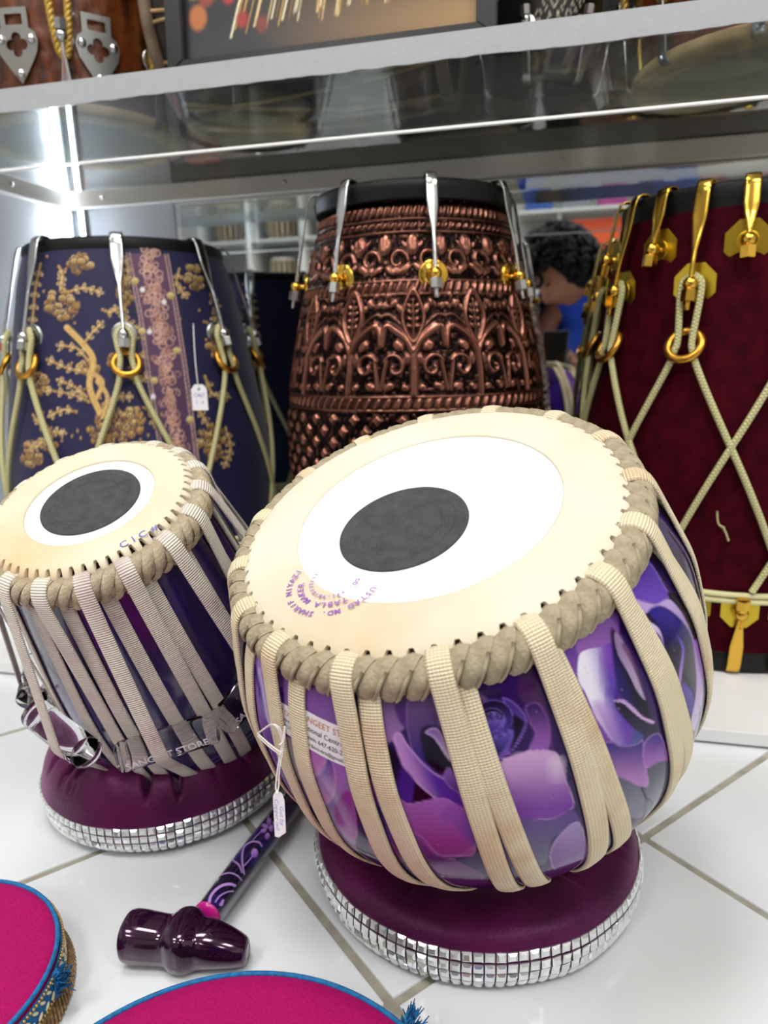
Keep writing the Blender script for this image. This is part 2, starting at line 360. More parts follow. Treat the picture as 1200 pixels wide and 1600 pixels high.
# LED strip in the corner, then its reflection
led = empty('led_line', (WX + 0.012, D - 0.02, PZ), None, 'vertical cold white LED strip in the left corner behind the navy drum', 'light')
link('channel', box(0.014, 0.012, 1.9, 0.001, c=(0, 0.008, 0.95)), M['steel2'], led)
link('tube', box(0.009, 0.006, 1.88, 0.002, c=(0, -0.001, 0.95)), mat('led_glow', '#ffffff', 0.5, emit='#eaf4ff', emit_s=80.0), led)
led_reflection = empty('led_line', (WX + 0.034, D - 0.012, PZ), None, 'thin glowing bar added as the reflection of the brighter corner LED strip', 'light')  # glowing bar and channel added in place of the corner strip's reflection
link('channel', box(0.009, 0.008, 1.9, 0.001, c=(0, 0.006, 0.95)), M['steel2'], led_reflection)
link('tube', box(0.0045, 0.004, 1.88, 0.001, c=(0, 0, 0.95)), mat('led_reflection_glow', '#ffffff', 0.5, emit='#dcecff', emit_s=40.0), led_reflection)

# ------------------------------------------------------------------ tablas
def tabla_frame(nrm):
    n_ = np.array(nrm) / np.linalg.norm(nrm); e1 = np.array([1.0, 0, 0]) - n_ * n_[0]; e1 /= np.linalg.norm(e1); return e1, np.cross(n_, e1), n_
CB = np.array([-0.07083, 0.39372, 0.28696]); FB = tabla_frame((-0.17536, -0.39451, 0.90200)); HB = 0.246
CDN = np.array([-0.307315, 0.411077, 0.281398]); FD = tabla_frame((0, -0.47718, 0.87880)); HD = 0.252
PB = [(0.118, 0.010), (0.125, 0.02), (0.131, 0.032), (0.141, 0.06), (0.1452, 0.09), (0.1465, 0.12), (0.141, 0.15), (0.1285, 0.18), (0.1145, 0.205), (0.0975, 0.225), (0.07, 0.2385), (0.035, 0.2445), (0.0005, 0.246)]
PD = [(0.068, 0.012), (0.0735, 0.03), (0.081, 0.08), (0.087, 0.12), (0.0905, 0.16), (0.090, 0.2), (0.083, 0.23), (0.072, 0.248), (0.05, 0.252), (0.0005, 0.252)]
strapB = weave_mat('cream_webbing', '#eee2c4', '#d2c39c', 4100, 0.9, 0.6, cross=3600, stain='#cfae86')
strapD = weave_mat('ivory_webbing', '#ece8dc', '#cbc3b4', 3700, 0.85, 0.7, stain='#c2a9ad')
leather = mat('raw_leather_strip', '#b5aa8e', 0.9, color2='#978b72', vscale=90, bump=0.6, bscale=500)
leather2 = mat('pale_leather_strip', '#c3b79b', 0.9, color2='#9b8d74', vscale=90, bump=0.6, bscale=500)
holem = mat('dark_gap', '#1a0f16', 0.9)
syahi = mat('black_tuning_paste', '#434446', 0.75, color2='#353638', vscale=130, bump=0.5, bscale=700)
mem = mat('white_membrane', '#ebe9e3', 0.7, var=0.02, vscale=30, bump=0.08, bscale=900)
def skin_mat(name, c1, c2, c3, p):
    """goat skin: cream with tea-coloured cloudy stains"""
    m = mat(name, c1, 0.75, color2=c2, vscale=14, bump=0.12, bscale=900); N, L = nt(m); b = N['Principled BSDF']
    old = b.inputs['Base Color'].links[0].from_socket
    tc = N.new('ShaderNodeTexCoord'); n = N.new('ShaderNodeTexNoise'); n.inputs['Scale'].default_value = 18; n.inputs['Detail'].default_value = 5; L.new(tc.outputs['Object'], n.inputs['Vector'])
    dv = N.new('ShaderNodeVectorMath'); dv.operation = 'DISTANCE'; dv.inputs[1].default_value = p[:3]; L.new(tc.outputs['Object'], dv.inputs[0])
    r = N.new('ShaderNodeMapRange'); r.inputs['From Min'].default_value = p[3]; r.inputs['From Max'].default_value = 0.0; L.new(dv.outputs['Value'], r.inputs['Value'])
    mu = N.new('ShaderNodeMath'); mu.operation = 'MULTIPLY'; L.new(r.outputs['Result'], mu.inputs[0]); L.new(n.outputs['Fac'], mu.inputs[1])
    mx = N.new('ShaderNodeMix'); mx.data_type = 'RGBA'; mx.inputs['B'].default_value = (*lin(c3), 1); L.new(old, mx.inputs['A']); L.new(mu.outputs[0], mx.inputs['Factor']); L.new(mx.outputs['Result'], b.inputs['Base Color']); return m

def hull_path(pts):
    """upper hull in (h, r): the line a taut strap takes over bumps"""
    pts = sorted(pts); o = []
    for p in pts:
        while len(o) > 1 and (o[-1][0] - o[-2][0]) * (p[1] - o[-2][1]) - (o[-1][1] - o[-2][1]) * (p[0] - o[-2][0]) >= 0: o.pop()
        o.append(p)
    return o
def resample(P, n):
    P = np.array(P, float); L = np.concatenate([[0], np.cumsum(np.linalg.norm(np.diff(P, axis=0), axis=1))]); s = np.linspace(0, L[-1], n)
    return np.stack([np.interp(s, L, P[:, k]) for k in range(P.shape[1])], 1)
def smooth_poly(P, it=2):
    P = np.array(P)
    for _ in range(it): P[1:-1] = 0.25 * P[:-2] + 0.5 * P[1:-1] + 0.25 * P[2:]
    return P
def meridian(PR, th, HT, dth=0.0, h0=None):
    """(r, h) path -> 3D points and normals on the meridian th (drifting by dth)"""
    PR = np.array(PR); T = np.gradient(PR, axis=0); T /= np.linalg.norm(T, axis=1)[:, None]
    N = np.stack([T[:, 1], -T[:, 0]], 1)          # outward in (r, h)
    t = np.linspace(0, 1, len(PR)); a = th + dth * t ** 1.6
    P = np.stack([PR[:, 0] * np.cos(a), PR[:, 0] * np.sin(a), HT - PR[:, 1]], 1)
    NN = np.stack([N[:, 0] * np.cos(a), N[:, 0] * np.sin(a), -N[:, 1]], 1); return P, NN

def build_skin(root, Rk, Ro, hdrop, nh, mat_, HT, name='outer_skin', Ri=None, thick=0.0012):
    """ring of hide over the head: flat, rolling down at the edge, cut in scallops between the lace holes"""
    per = 12; th = np.arange(nh * per) / (nh * per) * 2 * PI
    rad = np.concatenate([[Ri - 0.0002, Ri], np.linspace(Ri + 0.001, Rk, 10), Rk + (Ro - Rk) * np.sin(np.linspace(0.12, 1, 9) * PI / 2)])
    z = np.concatenate([[0.0, thick], np.full(10, thick), thick - hdrop * (1 - np.cos(np.linspace(0.12, 1, 9) * PI / 2))])
    z = np.concatenate([z[:2], z[2:12] + 0.0009 * np.exp(-((rad[2:12] - (Rk - 0.010)) / 0.006) ** 2), z[12:]])
    ph = (np.arange(nh * per) % per) / per
    notch = np.clip(np.cos((ph) * 2 * PI) * 1.35 - 0.12, 0, 1)
    V = np.zeros((len(th), len(rad), 3))
    for k in range(len(rad)):
        w = np.clip((rad[k] - (Ro - 0.0052)) / 0.0052, 0, 1)
        rr = rad[k] - notch * 0.0072 * w; zz = z[k] + notch * w * hdrop * 0.6
        V[:, k] = np.stack([rr * np.cos(th), rr * np.sin(th), np.full(len(th), HT) + zz], 1)
    o = link(name, mesh(name, V, gridf(len(th), len(rad), True, False)), mat_, root); return o
def braid(root, Rg, rr, rh, hg, nh, HT, m, shear, lace):
    core = torus(Rg, 1.0, 96, 14, 'braid_core'); a = np.zeros(len(core.vertices) * 3, np.float32)
    def f(v):
        r = np.hypot(v[:, 0], v[:, 1]); th = np.arctan2(v[:, 1], v[:, 0]); R2 = Rg + (r - Rg) * rr * 0.86; return np.stack([R2 * np.cos(th), R2 * np.sin(th), HT - hg + v[:, 2] * rh * 0.86], 1)
    link('braid_core', map_mesh(core, f), m, root)
    na, nb = 13, 7; dth = 2 * PI / nh
    variants = []
    for v in range(3):
        V = np.zeros((na, nb, 3))
        for i in range(na):
            t = i / (na - 1); ph = math.radians(158) + (math.radians(-62) - math.radians(158)) * t
            for j in range(nb):
                s = j / (nb - 1) - 0.5
                th = -shear * (t - 0.45) * dth + s * dth * (0.62 + 0.52 * math.sin(PI * min(1, t * 1.25 + 0.05)))
                lift = 1.0 + 0.14 * (1 - (2 * s) ** 2) + 0.05 * mnoise.noise((t * 5, s * 6, v * 7.3)) + 0.10 * s
                if t < 0.12: lift *= 0.85 + 1.25 * t
                V[i, j] = ((Rg + rr * lift * math.cos(ph)) * math.cos(th), (Rg + rr * lift * math.cos(ph)) * math.sin(th), HT - hg + rh * lift * math.sin(ph))
        variants.append(mesh('braid_strip', V, gridf(na, nb)))
    for k in range(nh):
        link('braid_strip', variants[rng.integers(3)], m, root, None, (0, 0, (k + 0.55) * dth))
    if lace:  # thin cord ends showing between some strips
        P = []
        for q in np.linspace(0, 1, 7):
            ph = math.radians(60 - 95 * q); th = -shear * (q * 0.5 - 0.1) * dth
            P.append(((Rg + rr * 1.07 * math.cos(ph)) * math.cos(th), (Rg + rr * 1.07 * math.cos(ph)) * math.sin(th), HT - hg + rh * 1.07 * math.sin(ph)))
        me = tube(P, 0.0010, 6, name='lace_cord')
        for k in range(0, nh): link('lace_cord', me, m, root, None, (0, 0, (k + 0.86) * dth))

# ---------- painting in print colours: polygons laid on the surface
def catmull(p, k=6):
    p = np.array(p, float); n = len(p); out = []
    for i in range(n):
        a, b, c, d = p[i - 1], p[i], p[(i + 1) % n], p[(i + 2) % n]
        for t in np.linspace(0, 1, k, endpoint=False):
            out.append(0.5 * (2 * b + (c - a) * t + (2 * a - 5 * b + 4 * c - d) * t * t + (3 * b - a - 3 * c + d) * t ** 3))
    return np.array(out)
def seg_dist(Q, P, closed=True):
    d = np.full(len(Q), 1e9); m = len(P)
    for i in range(m if closed else m - 1):
        a = P[i]; b = P[(i + 1) % m]; ab = b - a; t = np.clip(((Q - a) @ ab) / (ab @ ab + 1e-12), 0, 1)
        d = np.minimum(d, np.hypot(*(Q - a - t[:, None] * ab).T))
    return d
def inside(Q, P):
    c = np.zeros(len(Q), bool); j = len(P) - 1
    for i in range(len(P)):
        if P[i, 1] != P[j, 1]:
            c ^= ((P[i, 1] > Q[:, 1]) != (P[j, 1] > Q[:, 1])) & (Q[:, 0] < (P[j, 0] - P[i, 0]) * (Q[:, 1] - P[i, 1]) / (P[j, 1] - P[i, 1]) + P[i, 0])
        j = i
    return c
def paint(Q, colr, pts, c0, c1=None, g=None, soft=1.5, edge=None, ew=3.0, curved=True, shade=0.0):
    P = catmull(pts) if curved else np.array(pts, float)
    lo = P.min(0) - 4; hi = P.max(0) + 4; idx = np.nonzero(((Q > lo) & (Q < hi)).all(1))[0]
    if len(idx) == 0: return
    q = Q[idx]; d = seg_dist(q, P) * np.where(inside(q, P), -1, 1); al = np.clip(0.5 - d / soft, 0, 1)
    k0 = np.array(lin(c0)); k1 = np.array(lin(c1)) if c1 else k0
    if g is None: g = ((P[:, 0].mean(), P[:, 1].min()), (P[:, 0].mean(), P[:, 1].max()))
    ga, gb = np.array(g[0], float), np.array(g[1], float); t = np.clip(((q - ga) @ (gb - ga)) / ((gb - ga) @ (gb - ga)), 0, 1); t = t * t * (3 - 2 * t)
    c = k0 + (k1 - k0) * t[:, None]
    if shade:
        s = np.clip(1 + d / shade, 0, 1)[:, None]; c = c * (1 - 0.45 * (1 - s)) if shade > 0 else c
    if edge:
        w = np.exp(-((d + ew * 0.35) / (ew * 0.45)) ** 2)[:, None]; c = c + (np.array(lin(edge)) - c) * w * 0.55
    colr[idx] = colr[idx] * (1 - al[:, None]) + c * al[:, None]
def stroke(Q, colr, pts, w, c, soft=1.2):
    P = np.array(pts, float); lo = P.min(0) - w - 3; hi = P.max(0) + w + 3; idx = np.nonzero(((Q > lo) & (Q < hi)).all(1))[0]
    if len(idx) == 0: return
    al = np.clip((w / 2 - seg_dist(Q[idx], P, False)) / soft + 0.5, 0, 1)[:, None]; colr[idx] = colr[idx] * (1 - al) + np.array(lin(c)) * al
def dense_theta(front, half, nf, nb):
    a = np.linspace(front - half, front + half, nf); b = np.linspace(front + half, front - half + 2 * PI, nb + 2)[1:-1]; return np.concatenate([a, b])

# ---------- the big bass tabla with the rose print
bay = empty('bass_tabla', CB - FB[2] * HB, basis(*FB), 'large bowl-shaped hand drum with purple rose print and cream straps, white head', 'drum')
RB = np.stack(FB)                            # local = RB @ (world - base)
prof = smoothprof([(r, HB - h) for r, h in PB], 330)
th = dense_theta(math.radians(-72), math.radians(98), 620, 110)
V = np.stack([prof[None, :, 0] * np.cos(th)[:, None], prof[None, :, 0] * np.sin(th)[:, None], np.broadcast_to(prof[None, :, 1], (len(th), len(prof)))], -1).reshape(-1, 3)
Wd = V @ RB + (CB - FB[2] * HB); Q = project(Wd)
colr = np.zeros((len(V), 3)); colr[:] = lin('#2c1450')
vis = np.repeat((np.abs(th - math.radians(-72)) < math.radians(97.9)), len(prof))
# back: broad blooms of the same print
tt = np.repeat(th, len(prof)); zz = V[:, 2]
u = np.stack([tt * 0.14, zz], 1) / 0.05
for k in range(60):
    c = np.array([rng.uniform(0, 2.8 * PI) * 0.14, rng.uniform(0, 0.24)]) / 0.05; d = np.hypot(*(u - c).T); w = rng.uniform(0.5, 1.1)
    m_ = (d < w) & ~vis; colr[m_] = np.array(lin(['#6a3a98', '#8d4fa8', '#3a1f88', '#a482c0'][k % 4])) * (0.5 + 0.5 * (d[m_] / w)[:, None])
Qv = np.where(vis[:, None], Q, -9999.0)
def crop(o, s=4.85):
    def f(*pp): return [(o[0] + x / s, o[1] + y / s) for x, y in pp]
    return f
def pp(f, pts, c0, c1=None, g=None, **k): paint(Qv, colr, f(*pts), c0, c1, f(*g) if g else None, **k)
A = crop((440, 1060)); B = crop((580, 1060)); Cc = crop((720, 1060)); Dd = crop((860, 940)); Ee = crop((950, 840))
paint(Qv, colr, [(395, 980), (470, 1000), (475, 1180), (560, 1350), (480, 1300), (420, 1210)], '#8a62b0', '#5a3496')
for k in range(7):
    stroke(Qv, colr, [(398 + k * 7, 1040 + k * 6), (412 + k * 6, 1110 + k * 8), (436 + k * 6, 1180 + k * 10)], 5, ['#3a1a80', '#a98cc8', '#5a2f9c'][k % 3], 3)
pp(A, [(100, 0), (390, 60), (480, 500), (560, 1350), (330, 1250), (150, 900), (100, 400)], '#703a90', '#9486b0')
pp(A, [(130, 300), (230, 405), (330, 420), (355, 560), (300, 690), (210, 770), (160, 760), (130, 500)], '#8746a6', '#b878ba', edge='#c795c6')
pp(A, [(130, 370), (205, 420), (218, 520), (150, 640)], '#552a84', '#7c46a0', soft=10)
pp(A, [(355, 570), (412, 720), (400, 880), (320, 968), (230, 940), (170, 765), (240, 740), (310, 690)], '#54308f', '#b78fc4', edge='#c9a9d2')
pp(A, [(360, 430), (440, 440), (480, 760), (430, 860), (410, 700), (352, 560)], '#8a3f9c', '#9a6ab8', soft=4)
pp(A, [(180, 900), (300, 965), (430, 930), (400, 1060), (440, 1180), (320, 1100)], '#7f78a8', '#9c90b8', soft=5)
pp(A, [(480, 850), (400, 980), (430, 1130), (570, 1210), (540, 900)], '#84398f', '#9a5ba6', edge='#a06aae')
pp(A, [(150, 1000), (250, 960), (290, 1060), (200, 1060)], '#6a4a88', '#54306e')
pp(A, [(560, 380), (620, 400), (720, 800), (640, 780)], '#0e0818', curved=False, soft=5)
pp(A, [(600, 770), (720, 800), (790, 1020), (640, 1000)], '#70337f', '#5a2a80', edge='#8a4a96')
pp(A, [(630, 990), (790, 1010), (840, 1260), (680, 1230)], '#2f1a66', '#5a2c86', soft=4)
pp(A, [(660, 1220), (840, 1250), (900, 1400), (700, 1340)], '#7a2a72', '#4a1850', edge='#8e3f80')
pp(B, [(0, 100), (180, 120), (270, 330), (180, 440), (130, 510), (60, 400)], '#43324f', '#8d64a5', soft=3)
pp(B, [(180, 150), (290, 150), (270, 370), (200, 300)], '#32124e', '#4a2070', soft=4)
pp(B, [(290, 120), (450, 120), (520, 380), (410, 420), (392, 500), (480, 690), (400, 650), (330, 590), (290, 480), (265, 310)], '#54386c', '#2c1a6c', g=[(330, 250), (420, 680)], soft=3, edge='#7a56a0')
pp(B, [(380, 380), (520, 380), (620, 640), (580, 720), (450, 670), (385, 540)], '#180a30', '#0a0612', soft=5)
pp(B, [(408, 410), (470, 372), (530, 415), (600, 620), (560, 580), (510, 500), (465, 445)], '#7c55a0', '#c0a6d0', soft=2, edge='#cdb8d8')
pp(B, [(165, 450), (220, 410), (285, 510), (450, 690), (640, 810), (720, 990), (620, 975), (470, 905), (330, 780), (230, 660)], '#b282c4', '#4a2890', g=[(230, 640), (420, 560)], edge='#c79cd2', ew=4)
pp(B, [(110, 540), (170, 490), (230, 650), (330, 780), (310, 930), (280, 945), (200, 880)], '#20104a', '#43208a', soft=4)
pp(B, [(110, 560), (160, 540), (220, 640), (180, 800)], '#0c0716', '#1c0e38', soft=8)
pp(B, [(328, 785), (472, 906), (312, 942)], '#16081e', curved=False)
pp(B, [(545, 740), (600, 680), (670, 860), (590, 825)], '#7a52a4', '#54307c', edge='#8a68b0')
pp(B, [(205, 905), (290, 947), (530, 905), (640, 950), (730, 1030), (790, 1240), (770, 1340), (640, 1350), (500, 1335), (380, 1210), (265, 1130)], '#9a5cb0', '#86307e', edge='#b07ac0')
pp(B, [(520, 1045), (620, 1100), (700, 1180), (800, 1270), (740, 1040), (620, 950)], '#8c50ac', '#6a3a94', soft=6)
pp(B, [(265, 1130), (400, 1235), (500, 1335), (640, 1370), (620, 1430), (400, 1410), (320, 1290)], '#7e3a92', '#52205e', edge='#96509c')
pp(B, [(420, 1420), (640, 1390), (860, 1500), (840, 1590), (600, 1570)], '#6a3a7a', '#4c1e58', soft=3)
pp(Cc, [(560, -30), (660, 260), (700, 560), (580, 190), (500, 200), (430, 100), (460, -30)], '#3a1c48', '#54285e', soft=4)
pp(Cc, [(20, 90), (200, 60), (330, 130), (200, 150), (60, 190)], '#2a1648', '#1a0d30', soft=4)
stroke(Qv, colr, Cc((75, 150), (130, 120), (185, 160), (170, 200)), 6, '#5a3a70', 4)
pp(Cc, [(490, 210), (590, 185), (672, 340), (660, 540), (520, 545), (560, 420), (510, 320)], '#2c1656', '#8a52a4', soft=2.5, edge='#8d5ca8')
pp(Cc, [(310, 150), (380, 165), (450, 225), (502, 310), (465, 440), (370, 570), (265, 605), (390, 420), (395, 300)], '#3f2478', '#6a44a0', edge='#8a68bc')
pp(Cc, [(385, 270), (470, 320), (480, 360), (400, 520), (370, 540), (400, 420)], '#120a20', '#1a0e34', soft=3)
def ell(cx, cy, rx, ry, n=16, a0=0): return [(cx + rx * math.cos(t), cy + ry * math.sin(t)) for t in np.linspace(0, 2 * PI, n, endpoint=False)]
pp(Cc, ell(248, 300, 148, 140), '#1a1030', '#3c2784', edge='#7d62bc', ew=2)
pp(Cc, [(110, 400), (200, 440), (300, 442), (385, 385), (385, 470), (275, 600), (190, 560), (120, 480)], '#5744a4', '#1c1048', edge='#7a68c0')
pp(Cc, ell(235, 330, 108, 108), '#120a1e', '#42308c', edge='#7d62bc', ew=2)
pp(Cc, ell(238, 330, 95, 72), '#100a1a', '#4e3a9c', edge='#8468c4', ew=2)
pp(Cc, [(140, 300), (160, 265), (220, 330), (320, 310), (330, 330), (260, 410), (170, 380)], '#6a4eac', '#3c2a84', edge='#8a70c8', ew=2)
pp(Cc, ell(250, 290, 48, 40), '#170d26', '#3e2a7a', edge='#8068bc', ew=2)
pp(Cc, [(250, 255), (275, 290), (262, 312), (238, 305), (235, 280)], '#6048a4', '#3a2674', edge='#8a70c4', ew=1.5)
pp(Cc, [(260, 690), (330, 610), (450, 560), (560, 543), (680, 548), (745, 590), (800, 760), (860, 940), (830, 1000), (700, 1070), (580, 1075), (430, 1110), (340, 900)], '#c39ccc', '#71289a', g=[(560, 560), (600, 1010)], edge='#c9a5d2', ew=3)
pp(Cc, ell(725, 690, 60, 90), '#d2bcd6', '#c0a0cc', soft=22)
pp(Cc, [(420, 1090), (580, 1075), (700, 1070), (840, 990), (900, 1120), (700, 1210), (650, 1400), (540, 1380)], '#553a84', '#62607c', soft=5)
pp(Cc, [(900, 1090), (740, 1195), (675, 1320), (690, 1430), (760, 1465), (960, 1400)], '#9a84ba', '#6f3f8c', edge='#b8a4cc')
pp(Cc, [(540, 1440), (700, 1450), (900, 1380), (880, 1460), (640, 1540)], '#4a2468', '#5a2868', soft=5)
pp(Dd, [(0, 380), (200, 260), (460, 90), (520, 200), (460, 1100), (520, 1360), (430, 1200), (60, 480)], '#74489a', '#66308e', soft=4)
pp(Dd, [(20, 390), (190, 340), (205, 490), (190, 560), (130, 440)], '#5c3888', '#7a4aa4', soft=3)
pp(Dd, [(120, 475), (175, 592), (155, 590)], '#100818', curved=False)
pp(Dd, [(215, 280), (400, 110), (500, 220), (480, 350), (390, 430), (380, 350), (220, 410)], '#6a4688', '#8a5aa8', soft=3)
pp(Dd, [(225, 395), (300, 358), (388, 345), (470, 330), (500, 600), (480, 700), (505, 830), (655, 1000), (625, 1080), (540, 1088), (470, 1060), (400, 960), (330, 850), (280, 720), (215, 600), (206, 500)], '#e2deee', '#5c30a6', g=[(285, 640), (510, 590)])
pp(Dd, [(430, 700), (480, 680), (520, 830), (660, 1000), (630, 1075), (560, 1060), (480, 880)], '#4a2a9c', '#6a3aa8', soft=40)
pp(Dd, [(390, 430), (470, 320), (510, 560), (480, 700), (420, 640), (400, 520)], '#7a48a8', '#4a2a96', soft=26)
pp(Dd, [(330, 800), (400, 780), (480, 980), (500, 1060), (450, 1030)], '#a878c4', '#8a50b4', soft=26)
pp(Dd, [(455, 230), (500, 240), (580, 440), (710, 720), (770, 890), (690, 850), (600, 780), (520, 680), (490, 560)], '#24185e', '#110820', g=[(490, 560), (600, 520)], soft=5)
pp(Dd, [(485, 240), (540, 280), (640, 520), (720, 740), (660, 680), (590, 540), (510, 390)], '#8a6f98', '#a894b8', soft=2)
pp(Dd, [(540, 330), (640, 520), (720, 740), (690, 600), (590, 360)], '#6a4670', '#42284e', soft=3)
pp(Dd, [(488, 770), (570, 775), (700, 890), (780, 910), (830, 1010), (720, 1045), (650, 975), (560, 880)], '#140e26', '#20183c', soft=3)
pp(Dd, [(480, 755), (550, 742), (630, 800), (700, 870), (785, 905), (770, 925), (690, 888), (610, 822), (550, 770)], '#b894cc', '#c9a8d6')
pp(Dd, [(640, 980), (705, 1040), (590, 1145), (600, 1090)], '#3c4286', '#56589a', soft=5)
pp(Dd, [(390, 1080), (470, 1060), (540, 1090), (640, 1080), (705, 1050), (715, 1200), (748, 1370), (700, 1407), (500, 1332), (430, 1190)], '#2a1a76', '#aa78b8', edge='#b48cc2')
pp(Dd, [(722, 1050), (830, 1000), (890, 1190), (840, 1240), (730, 1262), (698, 1170)], '#321e80', '#9c64b2', edge='#b284c0')
pp(Dd, [(500, 1338), (700, 1410), (748, 1370), (740, 1265), (890, 1210), (930, 1400), (830, 1600), (560, 1620)], '#4c4c60', '#74748a', soft=3)
stroke(Qv, colr, Dd((690, 1410), (725, 1490), (775, 1520), (750, 1580)), 2.2, '#1a1620')
pp(Ee, [(100, 380), (300, 100), (480, 420), (700, 700), (820, 1000), (790, 1300), (640, 1560), (500, 1200), (250, 900)], '#1c1034', '#1a1030', soft=4)
pp(Ee, [(110, 390), (280, 165), (440, 380), (470, 440), (400, 500), (340, 505), (250, 480), (150, 470)], '#452a8c', '#6440ae', soft=2.5, edge='#8a6ac4')
pp(Ee, [(140, 455), (280, 490), (365, 505), (465, 468), (560, 560), (640, 730), (652, 860), (620, 720), (520, 590), (400, 520), (310, 560), (200, 610)], '#b49cd0', '#8a62b4', soft=3)
pp(Ee, [(310, 560), (400, 518), (520, 600), (610, 720), (650, 880), (640, 1100), (640, 1300), (560, 1250), (530, 1200), (480, 1000), (440, 880), (400, 690)], '#2a1a80', '#140b2a', g=[(420, 560), (460, 900)], soft=5)
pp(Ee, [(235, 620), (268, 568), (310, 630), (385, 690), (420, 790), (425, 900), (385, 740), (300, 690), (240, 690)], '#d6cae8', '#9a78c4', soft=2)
pp(Ee, [(240, 690), (310, 690), (400, 760), (422, 890), (370, 940), (300, 850)], '#1a1254', '#2c1a76', soft=5)
pp(Ee, [(365, 935), (420, 860), (428, 980), (405, 992)], '#6a3ab4')
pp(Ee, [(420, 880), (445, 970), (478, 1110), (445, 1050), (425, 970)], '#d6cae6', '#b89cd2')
pp(Ee, [(520, 740), (580, 830), (560, 1040), (535, 1215), (540, 1020), (560, 850)], '#5034a4', '#b094d4')
pp(Ee, [(555, 1110), (640, 1170), (650, 1330), (600, 1300)], '#4c2e9c', '#3c2080', soft=3)
pp(Ee, [(650, 770), (725, 880), (722, 1200), (660, 1460), (630, 1390), (660, 1240), (670, 1050)], '#8c60b8', '#c4b6d6', soft=2)
pp(Ee, [(722, 880), (810, 1040), (800, 1260), (690, 1520), (660, 1460), (722, 1200)], '#54526c', '#8480a0', soft=3)
pp(Ee, [(450, 430), (520, 430), (640, 640), (660, 780), (560, 570)], '#100a18', soft=3)
pp(Ee, [(470, 100), (560, 160), (790, 600), (760, 700), (620, 460)], '#2e2438', '#3c3450', soft=4)
dust = rng.random(len(V)) < 0.0006
colr[dust & vis] = colr[dust & vis] * 0.6 + 0.12
rose = attr_mat('glossy_rose_print', 0.09, coat=0.0, spec=0.17)
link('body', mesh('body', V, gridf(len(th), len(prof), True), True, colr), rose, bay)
# head
NH = 64
mem_me = lathe([(0.0002, HB), (0.05, HB), (0.0795, HB)], 96, name='membrane'); link('membrane', mem_me, mem, bay)
skB = skin_mat('cream_goat_skin', '#ddd7c6', '#d3cab4', '#c9ab7a', (-0.03, -0.1, HB, 0.1))
build_skin(bay, 0.1035, 0.1155, 0.0075, NH, skB, HB, Ri=0.079)
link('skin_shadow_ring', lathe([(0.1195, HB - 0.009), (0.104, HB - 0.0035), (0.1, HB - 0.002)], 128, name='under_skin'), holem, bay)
def paste(root, R, c, HT):
    rr = np.concatenate([np.linspace(0.0003, R * 0.985, 60), [R * 0.995, R]]); zz = 0.0016 + 0.0003 * np.sin(rr / R * 62) * (rr / R > 0.55) + 0.00018 * np.sin(rr / R * 31) ; zz[-2] = 0.001; zz[-1] = 0.0
    me = lathe(list(zip(rr, zz)), 96, name='black_paste'); me.transform(Matrix.Translation((c[0], c[1], HT))); link('black_paste', me, syahi, root)
paste(bay, 0.0383, (-0.0108, -0.0152), HB)
braid(bay, 0.1155, 0.0092, 0.0108, 0.0125, NH, HB, leather, 1.9, True)
# straps: sixteen loops over the braid, each coming back up beside itself
loopsB = [math.radians(a) for a in (-164, -143, -122.7, -100.4, -78.1, -56.5, -34.5, -14.4, 5.5, 28.8, 51.5, 75.9, 99.4, 123.4, 147.4, 172)]
Rg, rr_, rh_, hg = 0.1155, 0.0114, 0.0128, 0.0125
bodyB = [(h, r + 0.0016) for r, h in [(p[0], HB - p[1]) for p in prof] if 0.03 < h < 0.236]
bodyB2 = [(h, r + 0.0014) for r, h in [(p[0], HB - p[1]) for p in prof] if 0.0105 < h < 0.236]
SOFF = [7, 7, 7.5, 5, 3.6, 1.6, 1.2, 1.5, 4, 5, 5, 5, 5, 5, 5, 6]; SDR = [0, 0, -1.5, 2.5, 4.5, 8.5, 9.0, 8, 3, 2, 2, 2, 2, 2, 2, 2]; FDR = [-1, -1, 1, -3, -1.5, -3.5, -3.0, -1, 0, 0, 0, 0, 0, 0, 0, 0]
top = [(Rg + rr_ * math.cos(a), hg - rh_ * math.sin(a)) for a in np.radians(np.arange(140, 29, -10))]
out = hull_path([(hg - rh_ * math.sin(a), Rg + rr_ * math.cos(a)) for a in np.radians(np.arange(30, -61, -10))] + bodyB)
PF = smooth_poly(resample(top + [(r, h) for h, r in out], 64), 1)
outs = hull_path(bodyB2); PS2 = smooth_poly(resample([(r, h) for h, r in outs], 48), 1)
for k, a in enumerate(loopsB):
    P, N_ = meridian(PF, a, HB, math.radians(FDR[k])); link('strap', ribbon(P, N_, 0.0115, 0.0019, 'strap'), strapB, bay)
    P, N_ = meridian(PS2, a + math.radians(SOFF[k]), HB, math.radians(SDR[k])); link('strap', ribbon(P, N_, 0.0115, 0.0016, 'strap'), strapB, bay)
# bottom hoop the straps are tied to
link('base_ring', xf(torus(0.085, 0.004, 72, 8, 'base_ring'), (0, 0, 0.0095)), strapB, bay)
